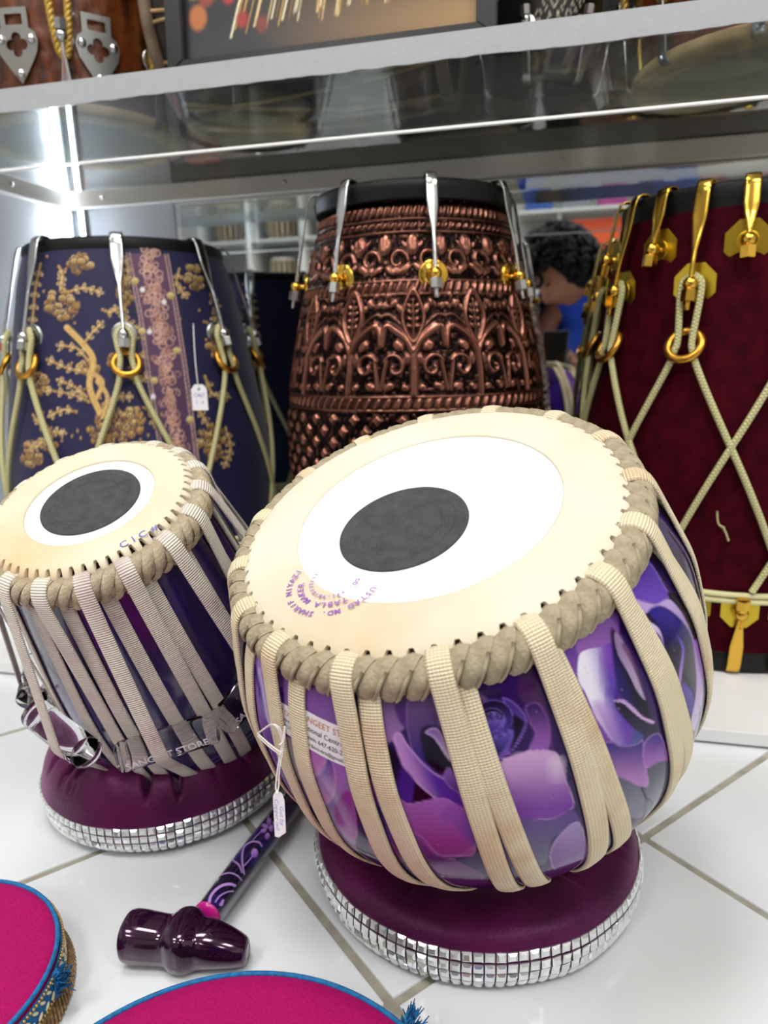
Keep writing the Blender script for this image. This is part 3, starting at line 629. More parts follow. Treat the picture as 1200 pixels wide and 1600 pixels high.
# shop sticker: the two halves either side of a strap
def on_body(Pf, HT, a0, h0, off, tilt=0.0):
    """flat (x right, y up) millimetre layout -> surface of the drum around angle a0, depth h0"""
    pr = np.array([(HT - z, r) for r, z in Pf]); pr = pr[np.argsort(pr[:, 0])]
    ct, st = math.cos(tilt), math.sin(tilt)
    def f(v):
        x = v[:, 0] * ct - v[:, 1] * st; y = v[:, 0] * st + v[:, 1] * ct; h = h0 - y; r = np.interp(h, pr[:, 0], pr[:, 1]) + off + v[:, 2]
        a = a0 + x / np.interp(h0, pr[:, 0], pr[:, 1]); return np.stack([r * np.cos(a), r * np.sin(a), HT - h], 1)
    return f
def sheet(w, h, nu, nv, name='sheet', z=0.0):
    xs, ys = np.linspace(-w / 2, w / 2, nu), np.linspace(-h / 2, h / 2, nv); V = np.array([(x, y, z) for x in xs for y in ys]); return mesh(name, V, gridf(nu, nv))
a0, h0, tl = math.radians(-107.6), 0.041, -0.14
f = on_body(prof, HB, a0, h0, 0.00025, tl); stk = link('sticker', map_mesh(sheet(0.036, 0.021, 24, 12), f), M['paper'], bay); stk['label'] = 'white paper shop sticker with printed lines'
for s, size, y, m_ in (('SANGEET STORE', 0.0048, 0.0064, 'inkorange'), ('National Centre Inc.', 0.0041, 0.0013, 'inkblack'), ('Devin 647-620-2107', 0.0036, -0.0034, 'inkblack'), ('sitardevindra@gmail.com', 0.0030, -0.0076, 'inkblack')):
    me = text_mesh(s, size, 0.0); me.transform(Matrix.Translation((0.0, y, 0.0)))
    link('printed_line', map_mesh(me, on_body(prof, HB, a0, h0, 0.0005, tl)), M[m_], stk)
a1 = math.radians(-119.4)
link('sticker', map_mesh(sheet(0.016, 0.017, 12, 10), on_body(prof, HB, a1, 0.040, 0.00025)), M['paper'], bay)
link('sticker', map_mesh(sheet(0.016, 0.030, 12, 14), on_body(prof, HB, a1, 0.065, 0.00025)), mat('silver_label', '#9a9ca6', 0.3, 0.6), bay)['label'] = 'silver-grey label below the paper sticker'
for s, size, y, m_ in (('STORE', 0.0045, 0.004, 'inkorange'), ('Centre Inc.', 0.0032, 0.0, 'inkblack'), ('620-2107', 0.003, -0.0035, 'inkblack')):
    me = text_mesh(s, size, 0.0); me.transform(Matrix.Translation((0, y, 0))); link('printed_line', map_mesh(me, on_body(prof, HB, a1, 0.040, 0.0005)), M[m_], bay)
# maker's stamp on the hide: arcs of purple letters, tops outward
def arc_text(root, s, R, c, amid, size, m_, HT, dirn=1, zoff=0.0025, adv=0.78):
    n = len(s); 
    for i, ch in enumerate(s):
        if ch == ' ': continue
        a = amid - (i - (n - 1) / 2) * size * adv / R
        me = text_mesh(ch, size, 0.00005, bold=0.02); me.transform(Matrix.Translation((c[0] + R * math.cos(a), c[1] + R * math.sin(a), HT + zoff)) @ Matrix.Rotation(a - PI / 2, 4, 'Z'))
        yield me
def stamp(root, lines, c, HT, m_, name='maker_stamp'):
    ms = []
    for s, R, amid, size in lines: ms += list(arc_text(root, s, R, c, amid, size, m_, HT))
    o = link(name, join(name, *ms), m_, root); o['kind'] = 'thing'; return o
sc_ = (-0.0405, -0.0585)
stamp(bay, [('USTAD MD. SHARIF NIYAZI', 0.0262, math.radians(-112), 0.0047), ('TABLA MAKER', 0.0195, math.radians(-116), 0.0049), ('DD. +91-9810117111', 0.0135, math.radians(-106), 0.0034)], sc_, HB, M['ink'])

# ---------- small treble tabla
tab = empty('treble_tabla', CDN - FD[2] * HD, basis(*FD), 'smaller wooden hand drum with ivory straps and clear tuning dowels, on the left cushion', 'drum')
profD = smoothprof([(r, HD - h) for r, h in PD], 60)
wood = mat('purple_lacquered_wood', '#2b1560', 0.22, color2='#1d0f45', vscale=16, coat=0.5)
link('body', lathe(profD, 128, name='body'), wood, tab)
for h in (0.205, 0.212, 0.219, 0.226):                                # turned grooves near the foot
    r = float(np.interp(h, [p[1] for p in PD], [p[0] for p in PD])); link('turned_bead', xf(torus(r, 0.0016, 96, 8, 'turned_bead'), (0, 0, HD - h)), wood, tab)
link('membrane', lathe([(0.0002, HD), (0.03, HD), (0.0452, HD)], 80, name='membrane'), mem, tab)
skD = skin_mat('honey_goat_skin', '#dcd4be', '#d4c9ac', '#d9a458', (-0.02, -0.06, HD, 0.055))
build_skin(tab, 0.0635, 0.0712, 0.0085, 56, skD, HD, Ri=0.0447)
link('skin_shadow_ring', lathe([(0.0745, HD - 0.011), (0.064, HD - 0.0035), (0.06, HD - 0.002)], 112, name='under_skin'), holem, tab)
paste(tab, 0.0342, (0.0004, 0.0), HD)
braid(tab, 0.0715, 0.0082, 0.0112, 0.0155, 56, HD, leather2, 2.1, False)
loopsD = [math.radians(a) for a in (-129, -106.8, -86.6, -66, -46, -22.2, -0.8, 19.8, 40.1, 60, 80.3, 111.4, 137.3, 164, 187, 209)]
GH, GR = 0.148, 0.0112                                                # dowel height and radius
gat_c = [math.radians(a) for a in (-113.5, -63, -23, 22, 67, 112, 157, 202)]
Rg, rr_, rh_, hg = 0.0715, 0.0102, 0.0130, 0.0155
bodyD = [(h, r + 0.0016) for r, h in [(p[0], HD - p[1]) for p in profD] if 0.035 < h < 0.245]
bodyD2 = [(h, r + 0.0012) for r, h in [(p[0], HD - p[1]) for p in profD] if 0.0125 < h < 0.245]
top = [(Rg + rr_ * math.cos(a), hg - rh_ * math.sin(a)) for a in np.radians(np.arange(140, 29, -10))]
rb = float(np.interp(GH, [p[0] for p in bodyD], [p[1] for p in bodyD]))
bump = [(GH - (GR + 0.001) * math.cos(a), rb + GR + (GR + 0.001) * math.sin(a)) for a in np.radians(np.arange(20, 161, 14))]
rimp = [(hg - rh_ * math.sin(a), Rg + rr_ * math.cos(a)) for a in np.radians(np.arange(30, -61, -10))]
for k, a in enumerate(loopsD):
    over = min(abs((a - g + PI) % (2 * PI) - PI) for g in gat_c) < math.radians(9)
    o_ = hull_path(rimp + bodyD + (bump if over else [])); P2 = smooth_poly(resample(top + [(r, h) for h, r in o_], 64), 1)
    P, N_ = meridian(P2, a, HD, math.radians(rng.uniform(-1, 2))); link('strap', ribbon(P, N_, 0.0104, 0.0016, 'strap', 0.15), strapD, tab)
    o_ = hull_path(bodyD2); P2 = resample([(r, h) for h, r in o_], 40)
    P, N_ = meridian(P2, a + math.radians(6.3), HD, math.radians(rng.uniform(1, 5))); link('strap', ribbon(P, N_, 0.0102, 0.0014, 'strap', 0.15), strapD, tab)
# clear dowels with the shop's name etched in
gm = mat('clear_dowel', '#f6f5fb', 0.03); gm.node_tree.nodes['Principled BSDF'].inputs['Transmission Weight'].default_value = 1.0; gm.node_tree.nodes['Principled BSDF'].inputs['IOR'].default_value = 1.13
etch = mat('etched_letters', '#e4e4ea', 0.7)
GL = 0.070
dowel = lathe([(0.0003, 0), (GR * 0.9, 0), (GR, 0.0012), (GR, 0.006), (GR * 0.9, 0.0066), (GR * 0.9, 0.0078), (GR, 0.0084), (GR, GL - 0.0084), (GR * 0.9, GL - 0.0078), (GR * 0.9, GL - 0.0066), (GR, GL - 0.006), (GR, GL - 0.0012), (GR * 0.9, GL), (0.0003, GL)], 36, name='tuning_dowel')
dowel.transform(Matrix.Rotation(PI / 2, 4, 'Y') @ Matrix.Translation((0, 0, -GL / 2)))
lt = text_mesh('SANGEET STORE', 0.0078, 0.0, bold=0.02); lt.transform(Matrix.Translation((0, 0.0018, 0)))
def cyl_map(v):
    a = v[:, 1] / GR; return np.stack([v[:, 0], (GR + 0.0004) * np.sin(a), (GR + 0.0004) * np.cos(a)], 1)
map_mesh(lt, cyl_map)
for g in gat_c:
    c = Vector(((rb + GR - 0.0008) * math.cos(g), (rb + GR - 0.0008) * math.sin(g), HD - GH)); n_ = Vector((math.cos(g), math.sin(g), 0)); t_ = Vector((-math.sin(g), math.cos(g), 0))
    gd = link('tuning_dowel', dowel, gm, tab, c, basis(t_, n_.cross(t_), n_)); link('etched_name', lt, etch, gd)
# hand-written note on the hide
nm = text_mesh('C I C #', 0.0085, 0.00005); nm.transform(Matrix.Translation((0.0545, -0.0335, HD + 0.0016)) @ Matrix.Rotation(math.radians(48), 4, 'Z')); link('pencil_note', nm, M['inkblue'], tab)

# ------------------------------------------------------------------ velvet ring cushions with rhinestone bands
def velvet(name, c, c2):
    m = mat(name, c, 0.42, color2=c2, vscale=22, bump=0.2, bscale=420, sheen=0.55, sheen_tint='#e080d0', spec=0.4); m.node_tree.nodes['Principled BSDF'].inputs['Specular Tint'].default_value = (0.9, 0.4, 0.8, 1); return m
plum = velvet('plum_velvet', '#541443', '#340a2b')
stone_m = mat('crystal_facets', '#e9ecee', 0.12, 0.75, spec=0.8)
def stone_mesh(s):
    a, b, h = s / 2, s * 0.27, s * 0.36
    V = [(-a, -a, 0), (a, -a, 0), (a, a, 0), (-a, a, 0), (-a, -a, h * 0.45), (a, -a, h * 0.45), (a, a, h * 0.45), (-a, a, h * 0.45), (-b, -b, h), (b, -b, h), (b, b, h), (-b, b, h)]
    Fq = [(3, 2, 1, 0), (8, 9, 10, 11)] + [(i, (i + 1) % 4, 4 + (i + 1) % 4, 4 + i) for i in range(4)] + [(4 + i, 4 + (i + 1) % 4, 8 + (i + 1) % 4, 8 + i) for i in range(4)]
    return mesh('rhinestone', V, Fq, False)
def cushion(c, prof, rows, pitch, label, gath, amp, rear, band_tilt=None, vis=None, seed=1):
    root = empty('ring_cushion', c, None, label, 'cushion')
    pr = smoothprof(prof + [prof[0]], 72)[:-1]; n = 520; th = np.linspace(0, 2 * PI, n, endpoint=False); r_ = np.random.default_rng(seed)
    creases = [(r_.uniform(0, 2 * PI), r_.uniform(0.016, 0.035), r_.uniform(0.3, 1)) for _ in range(gath)]
    V = np.zeros((n, len(pr), 3)); Rm = pr[:, 0].max()
    for i, t in enumerate(th):
        cr = sum(w * np.exp(-(((t - a + PI) % (2 * PI) - PI) / s) ** 2) for a, s, w in creases)
        k = np.clip((pr[:, 1] - 0.012) / 0.02, 0, 1) * np.clip((Rm - 0.004 - pr[:, 0]) / 0.02, 0, 1)
        z = pr[:, 1] * (1 + rear * max(0, math.sin(t)) ** 1.5) - amp * cr * k
        w = 0.0012 * mnoise.noise((math.cos(t) * 3, math.sin(t) * 3, seed)) 
        V[i] = np.stack([(pr[:, 0] + w) * math.cos(t), (pr[:, 0] + w) * math.sin(t), z], 1)
    link('velvet_ring', mesh('velvet_ring', V, gridf(n, len(pr), True, True)), plum, root)
    half = np.array([p for p in prof if p[0] > Rm - 0.014]); half = half[np.argsort(half[:, 1])]
    sm = stone_mesh(pitch * 0.86); ncol = int(2 * PI * Rm / pitch); extra = []
    lo, hi = vis
    for i in range(ncol):
        t = 2 * PI * i / ncol
        for j, z0 in enumerate(rows):
            z = z0 * (1 + rear * max(0, math.sin(t)) ** 1.5) + (band_tilt(t) if band_tilt else 0)
            rr = np.interp(z0 + (band_tilt(t) if band_tilt else 0), half[:, 1], half[:, 0]) + 0.0004 + 0.0012 * mnoise.noise((math.cos(t) * 3, math.sin(t) * 3, seed))
            dz = (np.interp(z0 + 0.002, half[:, 1], half[:, 0]) - np.interp(z0 - 0.002, half[:, 1], half[:, 0])) / 0.004
            nn = Vector((math.cos(t), math.sin(t), -dz)); R = look(nn) @ Matrix.Rotation(r_.uniform(-0.06, 0.06), 3, 'Z') @ Matrix.Rotation(r_.uniform(-0.1, 0.1), 3, 'X')
            pos = Vector((rr * math.cos(t), rr * math.sin(t), z)); tt = (t - lo) % (2 * PI)
            if tt < (hi - lo): link('rhinestone', sm, stone_m, root, pos, R)
            else:
                m2 = sm.copy(); m2.transform(Matrix.Translation(pos) @ R.to_4x4()); extra.append(m2)
    if extra:
        o = link('rhinestone_band', join('rhinestone_band', *extra), stone_m, root); o['kind'] = 'stuff'
    return root
cushion((-0.0485, 0.462, 0), [(0.095, 0.0005), (0.112, 0.002), (0.1165, 0.010), (0.118, 0.02), (0.116, 0.031), (0.110, 0.0385), (0.099, 0.0415), (0.085, 0.040), (0.070, 0.034), (0.055, 0.025), (0.046, 0.014), (0.044, 0.004), (0.052, 0.0005)],
        [0.0065, 0.0133, 0.0201, 0.0269], 0.0068, 'plum velvet ring cushion with crystal band under the large rose drum', 9, 0.002, 0.25, None, (math.radians(165), math.radians(390)), 3)
cushion((-0.328, 0.508, 0), [(0.080, 0.0005), (0.098, 0.003), (0.1045, 0.011), (0.1065, 0.021), (0.1055, 0.031), (0.101, 0.046), (0.092, 0.059), (0.080, 0.063), (0.068, 0.057), (0.058, 0.040), (0.052, 0.02), (0.051, 0.005), (0.060, 0.0005)],
        [0.0075, 0.0141, 0.0207, 0.0273], 0.0066, 'plum velvet gathered ring cushion with crystal band under the smaller tabla', 30, 0.014, 0.2, lambda t: 0.003 * math.sin(t + 0.6) , (math.radians(172), math.radians(385)), 5)

# ------------------------------------------------------------------ magenta drum covers with braid trim
mag = mat('magenta_velvet', '#ae0464', 0.7, color2='#980355', vscale=700, sheen=0.35, sheen_tint='#ff60b0', bump=0.25, bscale=900, spec=0.2)
bluem = mat('blue_braid', '#1877b4', 0.8, color2='#0f5c96', vscale=300, bump=0.4, bscale=900)
bronze = mat('bronze_cord', '#a3845a', 0.5, 0.35, color2='#6e5338', vscale=300)
golddot = mat('gold_thread', '#c9a968', 0.35, 0.6)
cream = mat('cream_stitch', '#ded6b4', 0.7)
def cover(c, R, H, label, open_at, seed):
    root = empty('velvet_pad', c, None, label, 'pad'); r_ = np.random.default_rng(seed)
    p = [(R - 0.006, 0.0005), (R - 0.002, 0.002), (R - 0.0015, H * 0.5), (R - 0.002, H - 0.002), (R - 0.004, H - 0.0002)] + [(R * k, H + 0.0025 * (1 - k * k)) for k in (0.9, 0.75, 0.6, 0.45, 0.3, 0.15)] + [(0.0003, H + 0.0027)]
    link('velvet_top', lathe(p, 120, name='velvet_top'), mag, root)
    bz = lambda n, r, z0, z1, m: link(n, lathe([(r - 0.0012, z0), (r, z0 + 0.0008), (r + 0.0003, (z0 + z1) / 2), (r, z1 - 0.0008), (r - 0.0012, z1)], 120, name=n), m, root)
    bz('blue_band', R, H * 0.33, H * 0.86, bluem)
    link('edge_piping', xf(torus(R - 0.0022, 0.0014, 140, 8, 'edge_piping'), (0, 0, H - 0.0004)), bluem, root)
    link('bronze_band', lathe([(R - 0.001, 0.0008), (R + 0.0042, 0.0006), (R + 0.0048, 0.0018), (R + 0.0022, H * 0.22), (R + 0.0003, H * 0.36), (R - 0.001, H * 0.37)], 120, name='bronze_band'), bronze, root)
    n = int(2 * PI * R / 0.0032); segs = []
    for i in range(n):  # slanting loops of the bronze gimp
        t = 2 * PI * i / n; P = [((R + 0.0050 - 0.0036 * q) * math.cos(t + q * 0.05), (R + 0.0050 - 0.0036 * q) * math.sin(t + q * 0.05), 0.0014 + H * 0.26 * q) for q in np.linspace(0, 1, 5)]
        segs.append(tube(P, 0.0009, 5))
    o = link('bronze_cord', join('bronze_cord', *segs), bronze, root); o['kind'] = 'stuff'
    segs = []
    for i in range(int(2 * PI * R / 0.0024)):
        t = 2 * PI * i / int(2 * PI * R / 0.0024)
        for z in (H * 0.84, H * 0.40): segs.append(xf(sphere(0.0010, 6, 4), ((R + 0.0005) * math.cos(t), (R + 0.0005) * math.sin(t), z)))
    o = link('gold_beading', join('gold_beading', *segs), golddot, root); o['kind'] = 'stuff'
    st = sphere(0.0026, 8, 5, 'stitch', (1, 0.42, 0.4)); n = int(2 * PI * R / 0.0066)
    for i in range(n):
        for row, sg in ((0.50, 1), (0.70, -1)):
            t = 2 * PI * (i + (0.5 if row > 0.6 else 0)) / n; nn = Vector((math.cos(t), math.sin(t), 0.1))
            link('stitch', st, cream, root, ((R + 0.0004) * math.cos(t), (R + 0.0004) * math.sin(t), H * row), look(nn) @ Matrix.Rotation(sg * 0.65, 3, 'Z'))
    # frayed ends of the braid
    t = open_at; fr = []
    for k in range(90):
        a = t + r_.uniform(-0.02, 0.02); b = Vector(((R + 0.001) * math.cos(a), (R + 0.001) * math.sin(a), H * r_.uniform(0.45, 0.95))); d = Vector((math.cos(t), math.sin(t), r_.uniform(0.2, 1.4))) * r_.uniform(0.003, 0.0075) + Vector(r_.normal(0, 0.0026, 3))
        fr.append(tube([b, b + d * 0.5 + Vector(r_.normal(0, 0.0008, 3)), b + d], [0.0007, 0.0006, 0.0003], 4))
    o = link('frayed_tassel', join('frayed_tassel', *fr), bluem, root); o['kind'] = 'stuff'
    link('gold_bead', join('gold_bead', *[xf(sphere(0.0011, 8, 5), ((R + 0.004 + 0.0012 * k) * math.cos(t + 0.01 * k), (R + 0.004 + 0.0012 * k) * math.sin(t + 0.01 * k), H * (0.9 - 0.12 * k))) for k in range(3)]), golddot, root)
    return root
cover((-0.1303, 0.1886, 0), 0.1245, 0.0275, 'magenta velvet round pad with blue braid edge, in front of the hammer', math.radians(59.5), 2)
cover((-0.3534, 0.2599, 0), 0.0805, 0.0285, 'smaller magenta velvet round pad with blue and bronze braid, left of the hammer', math.radians(17), 4)

# ------------------------------------------------------------------ tuning hammer
ham = empty('tuning_hammer', (-0.2175, 0.3315, 0), (0, 0, math.radians(7)), 'glossy dark purple tuning hammer with swirl-printed handle lying on the tiles', 'hammer')
lac = mat('purple_metal_lacquer', '#3a0c38', 0.14, 0.55, color2='#2a0828', vscale=60, coat=0.8)
def loft(secs, k=28, name='loft'):
    V = []; a = np.linspace(0, 2 * PI, k, endpoint=False)
    for x, ry, rz, cz, e in secs:
        c, s = np.cos(a), np.sin(a); q = (np.abs(c) ** e + np.abs(s) ** e) ** (-1 / e); V.append(np.stack([np.full(k, x), ry * q * c, cz + rz * q * s], 1))
    V = np.array(V); n = len(secs); fs = [tuple(f) for f in gridf(n, k, False, True)] + [tuple(range(k))[::-1], tuple(range((n - 1) * k, n * k))]
    me = mesh(name, V.reshape(-1, 3), fs); return me
head = loft([(-0.0425, 0.0140, 0.0138, 0.0165, 2.3), (-0.0415, 0.0155, 0.0153, 0.0165, 2.4), (-0.036, 0.0162, 0.0160, 0.0166, 2.5), (-0.022, 0.0150, 0.0148, 0.0158, 2.6), (-0.0125, 0.0140, 0.0140, 0.0152, 2.8), (-0.0105, 0.0148, 0.0146, 0.0154, 3.2), (-0.0065, 0.0178, 0.0158, 0.0164, 4), (0.0, 0.0188, 0.0162, 0.0166, 4), (0.0060, 0.0176, 0.0156, 0.0164, 4), (0.0095, 0.0146, 0.0142, 0.0150, 3), (0.0125, 0.0150, 0.0146, 0.0150, 2.4), (0.02, 0.0148, 0.0143, 0.0148, 2.1), (0.032, 0.0124, 0.0120, 0.0128, 2.0), (0.040, 0.0098, 0.0095, 0.0110, 2), (0.0428, 0.0080, 0.0078, 0.0105, 2), (0.0434, 0.0052, 0.005, 0.0103, 2)], 32, 'head')
head.transform(Matrix.Diagonal((0.93, 0.94, 0.94, 1))); ho = link('head', head, lac, ham); md = ho.modifiers.new('s', 'SUBSURF'); md.levels = 1; md.render_levels = 2
Mh = Matrix.Rotation(math.radians(7), 3, 'Z'); hb = Vector((-0.2175, 0.3315, 0))
h0_ = Vector((-0.2150, 0.349, 0.0140)); h1_ = Vector((-0.2013, 0.490, 0.0120))
nL, k = 220, 96; rs = [0.0088 + 0.0008 * math.sin(PI * min(1, t * 1.1)) for t in np.linspace(0, 1, nL)]
P = np.array([h0_.lerp(h1_, t) for t in np.linspace(0, 1, nL)]); hm = tube(P, rs, k, False, True, 'handle'); n = len(hm.vertices); co = np.zeros(n * 3, np.float32); hm.vertices.foreach_get('co', co); co = co.reshape(-1, 3)
Q = project(co); hc = np.zeros((n, 3)); hc[:] = lin('#120a26')
for i in range(40):
    c = rng.integers(n); d = np.linalg.norm(co - co[c], axis=1); hc += (np.array(lin('#2c1466')) - hc) * (np.exp(-(d / 0.006) ** 2) * 0.7)[:, None]
Hk = crop((170, 1240), 4.138)
def arc(p, n=14):
    p = np.array(p, float); q = catmull(np.vstack([p, p[::-1]]), 5); return q[:len(p) * 5 - 4]
for pts, w in (([(645, 750), (660, 660), (720, 600), (780, 585), (815, 595)], 4.0), ([(690, 700), (720, 660), (770, 635), (805, 632)], 2.0), ([(725, 525), (780, 512), (830, 530), (860, 560)], 1.8), ([(800, 430), (840, 460), (862, 510)], 1.8), ([(875, 520), (862, 430), (872, 350), (920, 312), (970, 315), (990, 340)], 2.2), ([(870, 470), (900, 440), (930, 400)], 1.6), ([(720, 720), (740, 690), (730, 720)], 3), ([(1030, 160), (1035, 120), (1060, 100)], 2), ([(930, 300), (990, 240), (1040, 215)], 1.0)):
    stroke(Q, hc, [tuple(x) for x in arc(Hk(*pts))], w, '#b58fd6', 1.2)
for x, y, rx, ry, a in ((943, 385, 22, 30, 0), (1010, 210, 22, 14, 0.5), (1000, 240, 20, 13, -0.3), (1035, 180, 14, 24, 0), (1050, 225, 14, 22, 0), (1025, 275, 14, 22, 0.2), (1075, 200, 14, 22, -0.4)):
    e = [(x + rx * math.cos(t) * math.cos(a) - ry * math.sin(t) * math.sin(a), y + rx * math.cos(t) * math.sin(a) + ry * math.sin(t) * math.cos(a)) for t in np.linspace(0, 2 * PI, 10, endpoint=False)]
    paint(Q, hc, Hk(*e), '#b88fdc', '#8c5cc0')
Mi = Matrix.Rotation(-math.radians(7), 4, 'Z') @ Matrix.Translation(-hb)
a = hm.color_attributes.new('Col', 'FLOAT_COLOR', 'POINT'); c4 = np.ones((n, 4), np.float32); c4[:, :3] = hc; a.data.foreach_set('color', c4.ravel()); hm.transform(Mi)
hnd = link('handle', hm, attr_mat('swirl_print', 0.16, coat=0.6), ham); hnd['label'] = 'dark handle printed with lilac swirls'
col_ = tube([h0_.lerp(h1_, -0.02), h0_.lerp(h1_, 0.045)], [0.0098, 0.0094], 24, name='collar'); col_.transform(Mi); link('collar', col_, mat('pink_collar', '#b0107a', 0.25), ham)
slv = tube([h0_.lerp(h1_, t) for t in (0.05, 0.3, 0.6, 0.99)], 0.0103, 24, False, False, 'plastic_sleeve'); slv.transform(Mi); link('plastic_sleeve', slv, clear_mat('thin_film', '#ffffff', 1.25, 0.08), ham)

# ------------------------------------------------------------------ price tag tied to a strap of the rose drum
def b2w(r, a, h): return np.array([r * math.cos(a), r * math.sin(a), HB - h]) @ RB + (CB - FB[2] * HB)
w0 = b2w(0.147, math.radians(-123), 0.055); yk = w0[1]
tg = empty('price_tag', tuple(ony(435, 1255, yk - 0.012)), None, 'small white handwritten price tag tied to the left strap of the rose drum', 'tag'); T0 = Vector(tg.location)
def tw(px, py, dy=0.0): return Vector(ony(px, py, yk + dy)) - T0
loopP = [np.array(b2w(0.1462, math.radians(d_), 0.052)) - np.array(T0) for d_ in (-127.5, -126, -123, -120.5, -118.8)]
lp2 = [p + np.array([0, 0, -0.0016]) for p in loopP]
th_ = [tube(smoothprof(loopP, 20), 0.0005, 5), tube(smoothprof(lp2, 20), 0.0005, 5)]
for dx in (0, 3):
    th_.append(tube(smoothprof([loopP[0], tw(427 + dx, 1132, -0.004), tw(440 + dx, 1158, -0.005), tw(434 + dx, 1200, -0.008), tw(431 + dx * 1.5, 1228, -0.010), tw(433, 1240, -0.012)], 40), 0.0004, 5))
th_.append(tube(smoothprof([loopP[-1], tw(445, 1135, -0.005), tw(443, 1158, -0.006), tw(436, 1164, -0.007)], 24), 0.0005, 5))
link('string', join('string', *th_), M['thread'], tg)
tagR = basis((0.55, -0.83, -0.05), (0.06, 0.1, 1.0), (0.83, 0.55, -0.1)); 
tz = Vector((-0.25, -0.93, 0.15)).normalized(); tyv = Vector((-0.10, 0.02, 1)); tyv = (tyv - tz * tyv.dot(tz)).normalized(); tagR = basis(tyv.cross(tz), tyv, tz)
card = prism([(-0.0036, -0.0125), (-0.001, -0.0125), (0.0036, -0.009), (0.0036, 0.008), (0.002, 0.0115), (-0.0014, 0.0125), (-0.0036, 0.009)], 0.0004, 0.00006, 'card'); cc = tw(437, 1272, -0.012)
co_ = link('card', card, M['paper'], tg, cc, tagR)
hw = join('writing', *[xf(text_mesh(s, 0.0036, 0.0, bold=-0.008), (x, -0.0005, 0.00045), Matrix.Rotation(-PI / 2, 3, 'Z')) for s, x in (('Got by', 0.0016), ('Copper mll', -0.0015))]); link('handwriting', hw, M['inkblue'], co_)

# ------------------------------------------------------------------ standing drums: hooks, bolts, rings, cords
def hook_set(root, th, Rt, zt, Rb, zb, so, rod_m, ball_m, nut_m, plate_m, plate='round', flat=0.0115, rod=0.0034, tail=0.013, down=1, ps=0.0125, nutfirst=False, grip=0.009, frac=0.5):
    """one tension hook on the meridian th: flat claw over the rim, rod, ball, hex nut, eyelet plate"""
    key = (id(rod_m), round(Rt, 4), round(zt, 4), round(Rb, 4), round(zb, 4), plate, down)
    if key not in HOOKS:
        s = down
        P = [(Rt - 0.013, zt - 0.0005 * s), (Rt - 0.005, zt + 0.0032 * s), (Rt + 0.001, zt + 0.0036 * s), (Rt + grip * 0.65, zt + 0.001 * s), (Rt + grip, zt - 0.006 * s)]
        e = np.array((Rb + so, zb)); b = np.array(P[-1]); dirn = (e - b) / np.linalg.norm(e - b)
        line = [tuple(b + (e + dirn * tail - b) * t) for t in np.linspace(0.04, 1, 40)]
        P = np.array(P + line); n = len(P); t = np.concatenate([np.zeros(5), np.linspace(0.04, 1, 40)])
        w = flat + (rod - flat) * np.clip((t - frac * 0.35) / (frac * 0.5), 0, 1); th_ = 0.0017 + (rod * 0.9 - 0.0017) * np.clip((t - frac * 0.5) / (frac * 0.5), 0, 1)
        P3 = np.stack([P[:, 0], np.zeros(n), P[:, 1]], 1); T = np.gradient(P, axis=0); N3 = np.stack([-T[:, 1] * -1, np.zeros(n), T[:, 0] * -1], 1) * 1.0
        N3 = np.stack([-T[:, 1], np.zeros(n), T[:, 0]], 1) * (1 if down > 0 else -1)
        # thread rings on the lower rod
        thr = []
        for q in np.linspace(0.62, 0.97, 16):
            c = b + (e + dirn * tail - b) * q; me = torus(rod * 0.5, 0.0004, 10, 5); me.transform(Matrix.Translation((c[0], 0, c[1])) @ look((dirn[0], 0, dirn[1]), (0, 1, 0)).to_4x4()); thr.append(me)
        clawm = join('claw', ribbon(P3, N3, w, th_, crown=0.12), *thr); [p.__setattr__('use_smooth', True) for p in clawm.polygons]
        ball = sphere(rod * 1.6, 16, 10, 'ball'); ball.transform(Matrix.Translation((e[0], 0, e[1])))
        hexp = [(rod * 1.6 * math.cos(PI / 3 * i), rod * 1.6 * math.sin(PI / 3 * i)) for i in range(6)]
        nut = prism(hexp, rod * 2.5, rod * 0.12, 'nut', 2); c = e + dirn * rod * 1.25; nut.transform(Matrix.Translation((c[0], 0, c[1])) @ look((dirn[0], 0, dirn[1]), (0, 1, 0)).to_4x4())
        if plate == 'oct':
            pm = prism([(ps * math.cos(PI / 4 * i + PI / 8), ps * math.sin(PI / 4 * i + PI / 8)) for i in range(8)], 0.0012, 0.0003, 'eyelet_plate', 2); pm = join('eyelet_plate', pm, xf(torus(ps * 0.42, 0.0009, 20, 6), (0, 0, 0.0012)))
        else:
            pm = lathe([(ps, -0.002), (ps, 0.0006), (ps * 0.9, 0.0014), (ps * 0.72, 0.0012), (ps * 0.62, 0.0024), (ps * 0.35, 0.0026), (0.0003, 0.0026)], 28, name='eyelet_plate')
        pm.transform(Matrix.Translation((Rb + 0.0003, 0, zb)) @ look((1, 0, 0)).to_4x4())
        stem = tube([(Rb, 0, zb), (Rb + so, 0, zb)], rod * 0.72, 12, name='stem')
        HOOKS[key] = (clawm, ball, nut, pm, stem)
    cl, ba, nu, pm, st = HOOKS[key]
    h = link('hook', cl, rod_m, root, None, (0, 0, th)); link('ball', ba, ball_m, h); link('nut', nu, nut_m, h)
    p = link('eyelet', pm, plate_m, root, None, (0, 0, th)); link('stem', st, ball_m, p)
HOOKS = {}
def rim_ring(root, R, z, h, m, name='rim', t=0.012, k=96):
    p = [(R - t, z - h), (R - 0.002, z - h), (R, z - h * 0.75), (R + 0.001, z - h * 0.4), (R, z - 0.003), (R - 0.003, z), (R - t * 0.7, z + 0.0005), (R - t, z - 0.003), (R - t - 0.004, z - 0.006)]
    link(name, lathe(smoothprof(p, 40), k, name=name), m, root)
